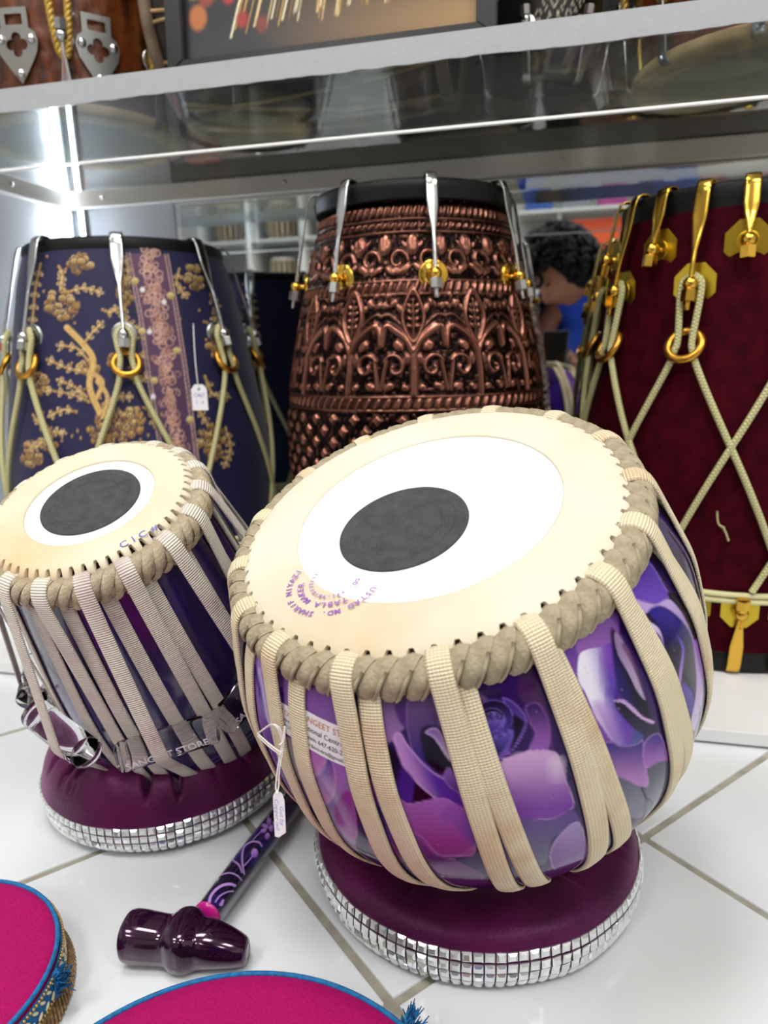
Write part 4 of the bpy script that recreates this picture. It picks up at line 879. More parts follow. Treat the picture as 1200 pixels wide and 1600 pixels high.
def head_skin(root, R, z, m): link('drum_skin', lathe([(R, z - 0.004), (R * 0.9, z - 0.003), (R * 0.5, z - 0.003), (0.0003, z - 0.003)], 64, name='drum_skin'), m, root)
ivory = mat('drum_hide', '#cbbf9f', 0.8, color2='#b5a684', vscale=12)
def cord(path, Rf, r=0.0034, k=8):
    """path of (theta, z, lift) over the drum surface Rf(z), rounded"""
    p = smoothprof(path, 8 * len(path)); P = [((Rf(z) + l) * math.cos(t), (Rf(z) + l) * math.sin(t), z) for t, z, l in p]; return tube(P, r, k)
def lacing(root, ths, Rf, zb, zr, zbot, dth, m, ring_m, r=0.0033, ring=0.0105, sw=0.0055, name='cord', so=0.008):
    for k, t in enumerate(ths):
        rw = ring * 0.52 / Rf(zr); s = sw / Rf(zb)
        path = [(t - dth, zbot, 0.005), (t - dth * 0.55, zbot + (zr - zbot) * 0.48, 0.006), (t - dth * 0.15, zr - 0.03, 0.009), (t - rw, zr - 0.006, 0.011), (t - rw * 0.8, zr + 0.008, 0.010), (t - s * 1.1, zb - 0.004, so), (t - s * 0.5, zb + 0.006, so - 0.001), (t, zb + 0.0085, so - 0.002)]
        path += [(2 * t - a, z, l) for a, z, l in path[-2::-1]]
        link(name, cord(path, Rf, r), m, root)
        me = torus(ring, ring * 0.26, 28, 10, 'tension_ring'); tilt = Matrix.Rotation(-0.55, 3, 'Y')
        R_ = Matrix.Rotation(t, 3, 'Z') @ tilt @ basis((0, 1, 0), (0, 0, 1), (1, 0, 0)); c = Vector(((Rf(zr) + 0.0085) * math.cos(t), (Rf(zr) + 0.0085) * math.sin(t), zr))
        link('tension_ring', me, ring_m, root, c, R_)
def body_grid(profile, front, half, nf, nb, nz):
    pr = smoothprof(profile, nz); th = dense_theta(front, half, nf, nb)
    return pr, th
F0 = -PI / 2

# ---------- navy embroidered drum (left)
NB = np.array([-0.558, 0.88, PZ]); zt = 0.512 - PZ; 
navp = [(0.140, 0.0), (0.156, 0.02), (0.172, 0.10), (0.1755, 0.17), (0.173, 0.235), (0.160, 0.32), (0.148, 0.385), (0.136, 0.445), (0.123, 0.488), (0.118, 0.497)]
nav = empty('barrel_drum', NB, None, 'standing barrel drum in navy cloth with gold embroidery and steel hooks, left', 'drum')
NF = math.atan2(-NB[1], -NB[0])                 # bearing of the camera seen from the drum
pr, th = body_grid(navp, NF, math.radians(86), 460, 150, 380)
V = np.stack([pr[None, :, 0] * np.cos(th)[:, None], pr[None, :, 0] * np.sin(th)[:, None], np.broadcast_to(pr[None, :, 1], (len(th), len(pr)))], -1).reshape(-1, 3)
tt = np.repeat(th, len(pr)); fr = np.abs((tt - NF + PI) % (2 * PI) - PI) < PI / 2
V2 = V.copy(); V2[~fr, :2] *= -1               # the far half carries the same cloth repeat
Q = project(V2 + NB); nc = np.zeros((len(V), 3)); nc[:] = lin('#141240'); N0 = nc.copy()
Nk = crop((0, 340), 2.5)
GOLD = ['#c79e5a', '#d6b46e', '#b68c4a', '#dfc080']
def gstroke(pts, w, tip=None):
    P = Nk(*pts); P = [tuple(x) for x in arc(P)] if len(P) > 2 else P
    stroke(Q, nc, P, w / 2.5 + 1.2, '#8a6634', 1); stroke(Q, nc, P, w / 2.5, '#d4b06c', 1)
    for o in (-0.25, 0.25): stroke(Q, nc, [(x + o * w / 2.5, y + o * w / 2.5) for x, y in P], 0.7, '#94703a', 0.7)
def leaf(x, y, a, L=20, W=10):
    e = [(x + L * 0.5 * (1 + math.cos(t)) * math.cos(a) - W * 0.5 * math.sin(t) * math.sin(a), y + L * 0.5 * (1 + math.cos(t)) * math.sin(a) + W * 0.5 * math.sin(t) * math.cos(a)) for t in np.linspace(0, 2 * PI, 12, endpoint=False)]
    e2 = Nk(*e); paint(Q, nc, e2, '#d2b47e', soft=1); c = np.mean(e2, 0); paint(Q, nc, [tuple(c + (np.array(p) - c) * 0.5) for p in e2], '#3a2c3a', soft=1)
def sprig(pts, w=9, leaves=4, L=22, both=True):
    gstroke(pts, w); P = np.array(pts, float)
    for i in range(leaves):
        t = (i + 0.8) / leaves * (len(P) - 1); k = min(int(t), len(P) - 2); p = P[k] + (P[k + 1] - P[k]) * (t - k); d = P[k + 1] - P[k]; a = math.atan2(d[1], d[0])
        leaf(p[0], p[1], a + 0.9, L, L * 0.55)
        if both: leaf(p[0], p[1], a - 0.9, L, L * 0.55)
    leaf(P[-1][0], P[-1][1], math.atan2(P[-1][1] - P[-2][1], P[-1][0] - P[-2][0]), L, L * 0.55)
def cluster(cx, cy, rx, ry, n, rr=15):
    for i in range(n):
        a = rng.uniform(0, 2 * PI); q = math.sqrt(rng.uniform(0, 1)); x, y = cx + rx * q * math.cos(a), cy + ry * q * math.sin(a); c = GOLD[rng.integers(4)]
        paint(Q, nc, Nk(*ell(x, y, rr * 1.25, rr * 1.12, 9)), '#141240', soft=1); paint(Q, nc, Nk(*ell(x, y, rr, rr * 0.9, 9)), c, '#8f6a34', soft=1.2); stroke(Q, nc, Nk(*ell(x, y, rr * 0.5, rr * 0.45, 9)), 1.3, '#4a3626', 0.8)
cluster(310, 180, 46, 34, 26); cluster(240, 340, 62, 56, 46); cluster(430, 820, 90, 70, 60, 16); cluster(345, 590, 36, 32, 20); cluster(120, 940, 40, 60, 26); cluster(490, 300, 24, 44, 18)
cluster(150, 650, 34, 40, 16); cluster(520, 790, 36, 60, 22); cluster(450, 560, 20, 26, 8); cluster(190, 880, 34, 30, 14); cluster(540, 960, 50, 50, 26); cluster(820, 880, 48, 80, 30); cluster(760, 230, 30, 60, 18); cluster(840, 480, 40, 70, 20)
for p, w in (([(390, 760), (350, 660), (365, 560), (330, 500), (262, 430)], 22), ([(380, 700), (400, 640), (345, 600)], 16), ([(400, 780), (420, 700), (380, 640)], 14)): gstroke(p, w)
for p, k in (([(345, 560), (300, 510), (240, 500)], 3), ([(340, 600), (270, 590), (200, 560)], 4), ([(350, 720), (280, 690), (190, 675)], 4), ([(340, 700), (290, 660), (240, 640)], 3), ([(330, 490), (360, 450), (390, 420)], 3), ([(300, 760), (250, 750), (205, 770)], 3), ([(400, 730), (450, 700), (500, 700)], 4), ([(500, 620), (545, 640), (570, 620)], 3), ([(500, 545), (540, 550), (560, 540)], 2), ([(230, 190), (245, 225), (240, 255)], 3), ([(270, 290), (330, 275), (385, 290)], 4), ([(470, 150), (460, 200), (495, 240)], 3), ([(490, 340), (480, 390), (530, 430)], 5), ([(540, 470), (490, 480), (470, 500)], 3), ([(130, 770), (180, 830), (240, 840)], 5), ([(110, 880), (140, 900), (160, 880)], 3), ([(560, 740), (590, 760), (600, 800)], 2), ([(700, 200), (690, 260), (720, 300)], 4), ([(160, 180), (140, 280), (130, 400)], 5), ([(800, 620), (830, 690), (880, 700)], 4), ([(760, 660), (770, 740), (800, 790)], 4), ([(880, 820), (900, 900), (880, 960)], 5), ([(470, 260), (500, 220), (490, 170)], 3), ([(400, 360), (430, 370), (450, 360)], 2), ([(820, 300), (850, 360), (830, 420)], 5)): sprig(p, 7, k)
# rose-copper lace border running down the cloth
bl = [(500, 140), (548, 380), (578, 600), (625, 880), (640, 1000)]; br = [(650, 145), (690, 370), (725, 600), (765, 910), (780, 1020)]
paint(Q, nc, Nk(*(bl + br[::-1])), '#5a3c58', '#4a3050', soft=1.5, curved=False)
for i in range(34):
    t = i / 33 * 0.985; k = t * 4; j = min(int(k), 3); f_ = k - j; l = np.array(bl[j]) + (np.array(bl[j + 1]) - bl[j]) * f_; r = np.array(br[j]) + (np.array(br[j + 1]) - br[j]) * f_; m_ = (l + r) / 2
    big = i % 5 in (0, 1)
    for q in range(9 if big else 6):
        a = rng.uniform(0, 2 * PI); d = rng.uniform(0, 44); rr = rng.uniform(9, 17); cc_ = Nk((m_[0] + d * math.cos(a), m_[1] + 0.5 * d * math.sin(a)))[0]; e = ell(cc_[0], cc_[1], rr / 2.5, rr / 2.8, 10)
        stroke(Q, nc, e + e[:1], 1.5, ['#c49a8a', '#b58876', '#d0a898', '#a87c70'][rng.integers(4)], 0.8)
for side in (bl, br):
    for o in (-6, 6): stroke(Q, nc, Nk(*[(x + o, y) for x, y in side]), 2.4, '#b89a90', 1)
    n_ = 70
    for i in range(n_):
        k = i / n_ * 4; j = min(int(k), 3); p = np.array(side[j]) + (np.array(side[j + 1]) - side[j]) * (k - j); c = Nk(tuple(p))[0]; stroke(Q, nc, [(c[0] - 3, c[1] + 2), (c[0] + 3, c[1] - 2)], 1.3, '#6c5068', 0.8)
for x, y in ((527, 248), (555, 445), (665, 305), (602, 637), (742, 790), (690, 520)): paint(Q, nc, Nk(*ell(x, y, 15, 14, 9)), '#d9c48a', '#a88c4c', soft=1)
for x, y in ((556, 282), (584, 446), (598, 700), (640, 330)): paint(Q, nc, Nk(*ell(x, y, 10, 10, 8)), '#e8e2e6', soft=1)
for i in range(70):
    x, y = rng.uniform(120, 880), rng.uniform(150, 1000); paint(Q, nc, Nk(*ell(x, y, 5, 5, 7)), '#b58e50', soft=1)
lift = np.clip(np.abs(nc - N0).sum(1) * 3, 0, 1) * 0.0009; rxy = np.hypot(V[:, 0], V[:, 1]); V[:, 0] *= 1 + lift / rxy; V[:, 1] *= 1 + lift / rxy
link('cloth_body', mesh('cloth_body', V, gridf(len(th), len(pr), True), True, nc), attr_mat('embroidered_cloth', 0.62, 0.0, sheen=0.15, bump=0.35, bscale=900, spec=0.45), nav)
rim_ring(nav, 0.1245, zt, 0.024, M['black'], 'rim'); head_skin(nav, 0.114, zt, ivory)
nr = lambda z: float(np.interp(z, pr[:, 1], pr[:, 0]))
tn = [NF + math.radians(-4 + 45 * k) for k in range(8)]; zb_ = 0.401 - PZ
for t in tn: hook_set(nav, t, 0.1245, zt, nr(zb_), zb_, 0.014, M['steel'], M['steel'], M['steel'], M['steel2'], 'round', 0.0145, 0.0042, 0.014, 1, 0.0145)
lacing(nav, tn, nr, zb_, 0.368 - PZ, 0.12, math.radians(30), M['rope'], M['gold'], 0.0035, 0.0145, 0.0075, so=0.010)
link('waist_cord', join('waist_cord', *[xf(torus(nr(z) + 0.004, 0.0034, 90, 8), (0, 0, z)) for z in (0.11, 0.118, 0.126)]), M['rope'], nav)

# white tag hanging from one of its hooks
tp = ony(312, 622, 0.745); ntg = empty('price_tag', tuple(tp), None, 'small white price tag hanging on a thread from the navy drum', 'tag')
link('card', xf(prism([(-0.0098, -0.014), (0.0098, -0.014), (0.0098, 0.010), (0.005, 0.0155), (-0.005, 0.0155), (-0.0098, 0.010)], 0.0006, 0.0001, 'card'), (0, 0.0003, 0), Matrix.Rotation(PI / 2, 3, 'X')), M['paper'], ntg)
link('hole', xf(lathe([(0.0016, 0.0), (0.0016, 0.0002), (0.0002, 0.0002)], 12, name='hole'), (0, -0.0004, 0.0105), Matrix.Rotation(PI / 2, 3, 'X')), holem, ntg)
hw = join('writing', *[xf(text_mesh(s, 0.0062, 0.0), (0, -0.0005, z), Matrix.Rotation(PI / 2, 3, 'X')) for s, z in (('C467', 0.003), ('1 . e', -0.0045))]); link('handwriting', hw, M['inkblue'], ntg)
tpv = np.array(tp); link('thread', tube(smoothprof([np.array(ony(302, 505, 0.745)) - tpv, np.array(ony(305, 560, 0.743)) - tpv, (0, -0.0012, 0.0105)], 20), 0.0007, 5, name='thread'), M['thread'], ntg)

# ---------- embossed copper drum (middle)
KB = np.array([-0.166, 0.86, PZ]); kp = [(0.120, 0.0), (0.135, 0.03), (0.149, 0.12), (0.1555, 0.20), (0.156, 0.27), (0.151, 0.32), (0.1445, 0.355), (0.133, 0.41), (0.1205, 0.46), (0.109, 0.50), (0.1005, 0.522), (0.098, 0.530)]
cop = empty('barrel_drum', KB, None, 'standing barrel drum of embossed copper with brass bolts and steel hooks, middle', 'drum')
KF = math.atan2(-KB[1], -KB[0]); pr, th = body_grid(kp, KF, math.radians(84), 520, 110, 560)
kr = lambda z: float(np.interp(z, pr[:, 1], pr[:, 0]))
zz = np.broadcast_to(pr[None, :, 1], (len(th), len(pr))); T_ = np.broadcast_to(((th - KF + PI) % (2 * PI) - PI)[:, None], zz.shape)
NREP = 13; per = 2 * PI / NREP; RM = 0.14; cellw = per * RM
def zpx(y): return ony(655, y, 0.725)[2] - PZ
phase = RM * (per / 2 + 0.008)
u = ((T_ + phase / RM) / per); uc = (u - np.floor(u) - 0.5) * cellw        # metres from the cell's middle (trunk at 0)
Hh = np.zeros(zz.shape)
def rope_band(z0, w, slant=1, k=90):
    g = np.exp(-((zz - z0) / w) ** 4); s = 0.5 + 0.5 * np.sin(T_ * k + slant * (zz - z0) / w * 1.6); return g * (0.35 + 0.65 * s ** 1.5)
for y, w, s in ((318, 0.0062, -1), (344, 0.0035, -1), (447, 0.0062, -1), (629, 0.0062, -1)): Hh = np.maximum(Hh, 0.85 * rope_band(zpx(y), w, s))
for y in (333, 355, 436, 458, 619, 640): Hh = np.maximum(Hh, 0.6 * np.exp(-((zz - zpx(y)) / 0.0016) ** 2))
CQ = np.stack([uc.ravel(), zz.ravel()], 1)
def ridge(pts, w, amp, closed=False):
    """raised bead along a polyline drawn once per repeat; x metres from the trunk, z metres"""
    global Hh
    P = np.array(pts, float); lo = P.min(0) - w * 2.5; hi = P.max(0) + w * 2.5; out = np.zeros(len(CQ))
    for sh in (-cellw, 0, cellw):
        q = CQ - np.array([sh, 0]); idx = np.nonzero(((q > lo) & (q < hi)).all(1))[0]
        if len(idx): out[idx] = np.maximum(out[idx], amp * np.exp(-(seg_dist(q[idx], P, closed) / w) ** 2))
    Hh = np.maximum(Hh, out.reshape(zz.shape))
def blob(cx, z0, rx, rz, amp, a=0.0):
    global Hh
    rx *= 0.82; rz *= 0.88
    for sh in (-cellw, 0, cellw):
        dx = uc - cx - sh; dz = zz - z0; x = dx * math.cos(a) + dz * math.sin(a); y = -dx * math.sin(a) + dz * math.cos(a); Hh = np.maximum(Hh, amp * np.clip(1.25 - (x / rx) ** 2 - (y / rz) ** 2, 0, 1) ** 0.5 * ((x / rx) ** 2 + (y / rz) ** 2 < 1.25))
hw_ = cellw / 2; zA, zJ, zB = zpx(508), zpx(545), zpx(614)
def arcp(p, k=5): return [tuple(x) for x in arc(p)]
ridge([(0, zB), (0.0008, (zB + zJ) / 2), (0, zJ)], 0.0037, 1.0)
for s in (-1, 1):
    ridge(arcp([(0, zJ - 0.004), (s * hw_ * 0.22, zJ + 0.010), (s * hw_ * 0.55, zA - 0.004), (s * hw_ * 0.8, zA), (s * hw_ * 0.93, zA - 0.004), (s * hw_, zJ + 0.004)]), 0.0036, 1.0)
    ridge(arcp([(0.0, zJ + 0.006), (s * hw_ * 0.25, zJ + 0.018), (s * hw_ * 0.55, zA + 0.006), (s * hw_ * 0.8, zA + 0.011), (s * hw_ * 1.02, zA + 0.009)]), 0.0018, 0.5)
    # scroll inside each arch
    cx, cz = s * hw_ * 0.56, zJ - 0.018; sp = [(cx + s * (0.012 - 0.0016 * t) * math.cos(t + 0.5), cz + (0.014 - 0.0019 * t) * math.sin(t + 0.5)) for t in np.linspace(0, 6.2, 26)]
    ridge(sp, 0.0024, 0.85)
    ridge(arcp([(s * hw_ * 0.95, zB + 0.004), (s * hw_ * 0.9, zB + 0.016), (s * hw_ * 0.82, zJ - 0.012)]), 0.0024, 0.7)
    blob(s * hw_ * 0.45, zA - 0.020, 0.008, 0.0055, 0.9, s * 0.7); blob(s * hw_ * 0.72, zB + 0.007, 0.007, 0.0045, 0.8, -s * 0.5); blob(s * hw_ * 0.25, zB + 0.006, 0.005, 0.004, 0.8, s * 0.6); blob(s * hw_ * 0.2, zJ - 0.01, 0.004, 0.007, 0.6)
    blob(s * hw_ * 0.42, zA + 0.017, 0.006, 0.004, 0.75, s * 0.8); blob(s * hw_ * 0.62, zA + 0.022, 0.007, 0.004, 0.8, -s * 0.6); blob(s * hw_ * 0.9, zA + 0.020, 0.006, 0.004, 0.7, s * 0.4); blob(s * hw_ * 0.8, zA + 0.03, 0.005, 0.0035, 0.7)
# leaf above the junction
zL = zpx(493); leafp = [(0, zL - 0.026), (0.0095, zL - 0.010), (0.0105, zL + 0.006), (0, zL + 0.026), (-0.0105, zL + 0.006), (-0.0095, zL - 0.010)]
ridge([tuple(x) for x in catmull(leafp, 5)], 0.0026, 0.95, True); ridge([(0, zL - 0.02), (0, zL + 0.016)], 0.0015, 0.6)
for q in (-0.010, -0.003, 0.004, 0.010):
    for s in (-1, 1): blob(s * 0.004, zL + q, 0.0034, 0.0022, 0.7, s * 0.6)
# upper panel: fruits and leaf scrolls
zu0, zu1 = zpx(360), zpx(432); zu = (zu0 + zu1) / 2
for cx in (0.0, hw_):
    blob(cx, zu0 - 0.010, 0.010, 0.0115, 0.9)
    for q in (-0.004, 0, 0.004): ridge([(cx + q, zu0 - 0.003), (cx + q * 0.7, zu0 - 0.016)], 0.0008, 1.15)
for s in (-1, 1):
    sp = [(s * hw_ * 0.5 + (0.012 - 0.0015 * t) * math.cos(t * s), zu - 0.004 + (0.012 - 0.0015 * t) * math.sin(t)) for t in np.linspace(0, 5.5, 22)]; ridge(sp, 0.0026, 0.85)
    blob(s * hw_ * 0.25, zu - 0.012, 0.011, 0.0045, 0.9, -s * 0.5); blob(s * hw_ * 0.75, zu - 0.014, 0.010, 0.004, 0.9, s * 0.5); blob(s * hw_ * 0.3, zu + 0.012, 0.006, 0.003, 0.8, s * 0.9)
    blob(s * hw_ * 0.5, zu1 + 0.007, 0.009, 0.004, 0.85, s * 0.3)
# diamond field
zd = zpx(643); dm = np.clip((zd - zz) / 0.003, 0, 1) * np.clip((zz - 0.20) / 0.003, 0, 1); q1 = np.cos(T_ * 36 + (zz) * 250); q2 = np.cos(T_ * 36 - (zz) * 250); Hh = np.maximum(Hh, dm * np.clip(np.minimum(q1, q2) + 0.35, 0, 1) ** 0.7)
for z_ in (0.195, 0.18, 0.05, 0.035): Hh = np.maximum(Hh, 0.85 * rope_band(z_, 0.006))
bg = np.array([[mnoise.noise((t * 38, z * 190, 1.0)) for z in pr[::4, 1]] for t in th[::4]]); bg = np.repeat(np.repeat(bg, 4, 0), 4, 1)[:zz.shape[0], :zz.shape[1]]
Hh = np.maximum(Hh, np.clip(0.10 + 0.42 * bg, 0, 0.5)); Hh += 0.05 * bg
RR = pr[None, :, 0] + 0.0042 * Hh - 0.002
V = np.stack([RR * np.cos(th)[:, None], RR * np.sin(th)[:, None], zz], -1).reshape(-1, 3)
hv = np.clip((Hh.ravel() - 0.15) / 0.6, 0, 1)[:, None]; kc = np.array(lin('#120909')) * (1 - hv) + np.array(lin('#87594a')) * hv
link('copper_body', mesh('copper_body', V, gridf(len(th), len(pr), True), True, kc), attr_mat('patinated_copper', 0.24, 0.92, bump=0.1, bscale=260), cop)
zk = 0.545 - PZ; rim_ring(cop, 0.1135, zk, 0.020, M['black'], 'rim'); head_skin(cop, 0.103, zk, ivory)
zc = 0.450 - PZ
for k in range(8): hook_set(cop, KF + math.radians(9 + 45 * k), 0.1135, zk, kr(zc), zc, 0.012, M['steel'], M['brass'], M['steel2'], M['brass'], 'round', 0.0115, 0.0040, 0.024, 1, 0.0152, grip=0.008)

# ---------- maroon velvet drum (right)
VB = np.array([0.2056, 0.93, PZ]); vp = [(0.1385, 0.012), (0.140, 0.02), (0.153, 0.10), (0.1625, 0.2), (0.164, 0.26), (0.157, 0.33), (0.146, 0.41), (0.136, 0.47), (0.129, 0.505), (0.127, 0.515)]
mar = empty('barrel_drum', VB, None, 'standing barrel drum in dark red velvet with brass hooks and octagonal plates, right', 'drum')
pr = smoothprof(vp, 70); VF = math.atan2(-VB[1], -VB[0]); vr = lambda z: float(np.interp(z, pr[:, 1], pr[:, 0]))
link('velvet_body', lathe(pr, 128, name='velvet_body'), mat('wine_velvet', '#420413', 0.75, color2='#30020d', vscale=70, bump=0.3, bscale=800, sheen=0.05, sheen_tint='#c02040', spec=0.05), mar)
zv = 0.531 - PZ; rim_ring(mar, 0.1325, zv, 0.027, M['black'], 'rim'); head_skin(mar, 0.121, zv, ivory)
link('base_rim', lathe(smoothprof([(0.118, 0.0002), (0.1385, 0.0002), (0.142, 0.006), (0.142, 0.019), (0.1395, 0.027), (0.135, 0.028)], 30), 96, name='base_rim'), M['black'], mar)
z1, z2, z3 = 0.472 - PZ, 0.434 - PZ, 0.094 - PZ
low = []
for k in range(20):
    t = VF + math.radians(2 + 18 * k)
    if k % 2 == 0: hook_set(mar, t, 0.1325, zv, vr(z1), z1, 0.013, M['brass'], M['brass'], M['brass'], M['goldplate'], 'oct', 0.0140, 0.0048, 0.017, 1, 0.0225, frac=0.75)
    else: hook_set(mar, t, 0.1325, zv, vr(z2), z2, 0.014, M['brass'], M['brass'], M['brass'], M['goldplate'], 'oct', 0.0140, 0.0048, 0.026, 1, 0.0225, frac=0.6); low.append(t)
for k in range(20): hook_set(mar, VF + math.radians(-7 + 18 * k), 0.141, 0.0062, vr(z3), z3, 0.010, M['brass'], M['brass'], M['brass'], M['goldplate'], 'oct', 0.0135, 0.0046, 0.011, -1, 0.0205, grip=0.0075, frac=0.9)
lacing(mar, low, vr, z2, 0.374 - PZ, 0.102, math.radians(42), M['rope'], M['gold'], 0.0036, 0.0165, 0.0085, so=0.010)
link('waist_cord', join('waist_cord', *[xf(torus(vr(z) + 0.0036, 0.0033, 96, 8), (0, 0, z)) for z in (0.106 - PZ, 0.113 - PZ)]), M['rope'], mar)
kt = ony(1125, 822, 0.775) - VB; link('knot_thread', join('knot_thread', tube(smoothprof([kt + (-0.005, -0.004, 0.017), kt + (-0.003, -0.006, 0.004), kt + (0.003, -0.008, 0.0)], 10), 0.0011, 5), tube(smoothprof([kt + (0.0, -0.006, 0.002), kt + (0.004, -0.007, -0.004), kt + (0.008, -0.006, -0.014)], 10), 0.0011, 5)), M['rope'], mar)

# ------------------------------------------------------------------ things on the clear shelf
woodm = bpy.data.materials.new('carved_wood'); woodm.use_nodes = True; N, L = nt(woodm); b = N['Principled BSDF']; b.inputs['Roughness'].default_value = 0.3; b.inputs['Coat Weight'].default_value = 0.4
tc = N.new('ShaderNodeTexCoord'); mp = N.new('ShaderNodeMapping'); mp.inputs['Scale'].default_value = (30, 30, 6); L.new(tc.outputs['Object'], mp.inputs[0])
nz = N.new('ShaderNodeTexNoise'); nz.inputs['Scale'].default_value = 3; nz.inputs['Detail'].default_value = 8; L.new(mp.outputs[0], nz.inputs['Vector'])
rp = N.new('ShaderNodeValToRGB'); rp.color_ramp.elements[0].position = 0.3; rp.color_ramp.elements[0].color = (*lin('#2c1206'), 1); rp.color_ramp.elements[1].position = 0.72; rp.color_ramp.elements[1].color = (*lin('#7a3e18'), 1)
L.new(nz.outputs['Fac'], rp.inputs[0]); L.new(rp.outputs[0], b.inputs['Base Color']); bp = N.new('ShaderNodeBump'); bp.inputs['Strength'].default_value = 0.3; bp.inputs['Distance'].default_value = 0.002; L.new(nz.outputs['Fac'], bp.inputs['Height']); L.new(bp.outputs[0], b.inputs['Normal'])
tan = mat('tan_hide', '#b89b6c', 0.7, color2='#94784e', vscale=30)
goldrope = mat('yellow_gold_rope', '#d2b054', 0.4, 0.25, color2='#a88432', vscale=400)
def carved_drum(base, R, H, label, plates, nhook, ph, bulge=0.02):
    root = empty('wooden_drum', base, None, label, 'drum'); prof = smoothprof([(R - 0.008, 0.003), (R - 0.003, 0.02), (R + bulge * 0.6, H * 0.3), (R + bulge, H * 0.6), (R + bulge * 0.7, H)], 60); n = 160; th = np.arange(n) / n * 2 * PI
    fr_ = lambda z: float(np.interp(z, prof[:, 1], prof[:, 0])); V = np.zeros((n, len(prof), 3))
    for i, t in enumerate(th):   # shallow chiselled grooves
        g = np.array([0.0016 * (abs(mnoise.noise((t * 9, z * 30, 2))) < 0.08) + 0.0010 * (abs(((t * 16 / PI + round(z / 0.035) * 0.5) % 1) - 0.5) < 0.05) + 0.001 * (abs((z / 0.035 + 0.5) % 1 - 0.5) < 0.04) for z in prof[:, 1]]); r = prof[:, 0] - g
        V[i] = np.stack([r * math.cos(t), r * math.sin(t), prof[:, 1]], 1)
    link('wood_body', mesh('wood_body', V, gridf(n, len(prof), True)), woodm, root)
    link('base_hoop', lathe(smoothprof([(R - 0.03, 0.0005), (R - 0.006, 0.0002), (R + 0.002, 0.004), (R + 0.001, 0.013), (R - 0.004, 0.016)], 24), 96, name='base_hoop'), tan, root)
    link('base_skin', lathe([(R - 0.028, 0.002), (0.0003, 0.002)], 64, name='base_skin'), mat('grey_hide', '#8d8478', 0.8, var=0.3, vscale=8), root); link('top_skin', lathe([(fr_(H), H), (0.0003, H)], 64, name='top_skin'), ivory, root)
    zb = 0.080
    for k in range(nhook):
        t = ph + 2 * PI * k / nhook; hook_set(root, t, R + 0.001, 0.0052, fr_(zb), zb, 0.012, M['steel'], M['steel'], M['steel2'], M['steel2'], 'round', 0.012, 0.0046, 0.012, -1, 0.013, grip=0.007, frac=0.75)
        r0 = fr_(zb) + 0.009; path = [(t - 0.10, H - 0.02, 0.012), (t - 0.075, zb + 0.07, 0.011), (t - 0.062, zb + 0.02, 0.011), (t - 0.035, zb - 0.013, 0.009), (t, zb - 0.019, 0.008)]; path += [(2 * t - a, z, l) for a, z, l in path[-2::-1]]
        p = smoothprof(path, 110); P = [((fr_(z) + l) * math.cos(a), (fr_(z) + l) * math.sin(a), z) for a, z, l in p]
        T_, N_, B_ = frames(P); Ls = np.concatenate([[0], np.cumsum(np.linalg.norm(np.diff(np.array(P), axis=0), axis=1))]); st = []
        for s in range(3):
            a = Ls * 330 + s * 2 * PI / 3; st.append(tube(np.array(P) + 0.0024 * (np.cos(a)[:, None] * N_ + np.sin(a)[:, None] * B_), 0.0026, 6))
        link('rope', join('rope', *st), goldrope, root)
    if plates:
        hp = [(0, -0.042), (-0.012, -0.026), (-0.024, -0.008), (-0.0275, 0.006), (-0.024, 0.016), (-0.017, 0.021), (-0.018, 0.021), (-0.018, 0.043), (0.018, 0.043), (0.018, 0.021), (0.017, 0.021), (0.024, 0.016), (0.0275, 0.006), (0.024, -0.008), (0.012, -0.026)]
        import mathutils.geometry as mg
        ci = [(0.0035 + 0.0062 * math.cos(a) , 0) for a in (0,)]
        hole = []
        for q in range(4):
            for a in np.linspace(-1.9, 1.9, 9): c = q * PI / 2; hole.append((0.0078 * math.cos(c) + 0.0062 * math.cos(c + a), 0.002 + 0.0078 * math.sin(c) + 0.0062 * math.sin(c + a)))
        slot = [(-0.011, 0.024), (0.011, 0.024), (0.011, 0.036), (-0.011, 0.036)]
        allp = hp + hole + slot; lists = [[Vector((x, y, 0)) for x, y in l] for l in (hp, hole, slot)]; tri = mg.tessellate_polygon(lists)
        allp = [(x * 0.93, y * 0.92) for x, y in allp]; nn = len(allp); V = [(x, y, 0.0) for x, y in allp] + [(x, y, 0.0014) for x, y in allp]; Fs = [tuple(t) for t in tri] + [tuple(i + nn for i in t[::-1]) for t in tri]; o = 0
        for l in (hp, hole, slot):
            k = len(l); Fs += [(o + i, o + (i + 1) % k, nn + o + (i + 1) % k, nn + o + i) for i in range(k)]; o += k
        pm = mesh('lock_plate', V, Fs, False); bm = bmesh.new(); bm.from_mesh(pm); bmesh.ops.recalc_face_normals(bm, faces=bm.faces[:]); bm.to_mesh(pm); bm.free()
        rv = sphere(0.0052, 14, 8, 'rivet', (1, 1, 0.7))
        for t in plates:
            z = 0.071; r = fr_(z) + 0.0022; R_ = Matrix.Rotation(t, 3, 'Z') @ basis((0, 1, 0), (0.06, 0, 1), (1, 0, -0.06)); p = link('lock_plate', pm, M['steel2'], root, (r * math.cos(t), r * math.sin(t), z), R_)
            for x, y in ((-0.0182, 0.007), (0.0182, 0.007), (0, -0.0285)): link('rivet', rv, M['steel'], p, (x, y, 0.002))
    return root
wc = np.array([-0.648, 0.942]); wf = math.atan2(-wc[1], -wc[0])
def bear(px, y, c): p = ony(px, 90, y); return math.atan2(p[1] - c[1], p[0] - c[0])
b1, b2, b3, b4 = bear(38, 0.815, wc), bear(162, 0.83, wc), bear(100, 0.81, wc), bear(222, 0.86, wc)
hooks_ph = b3
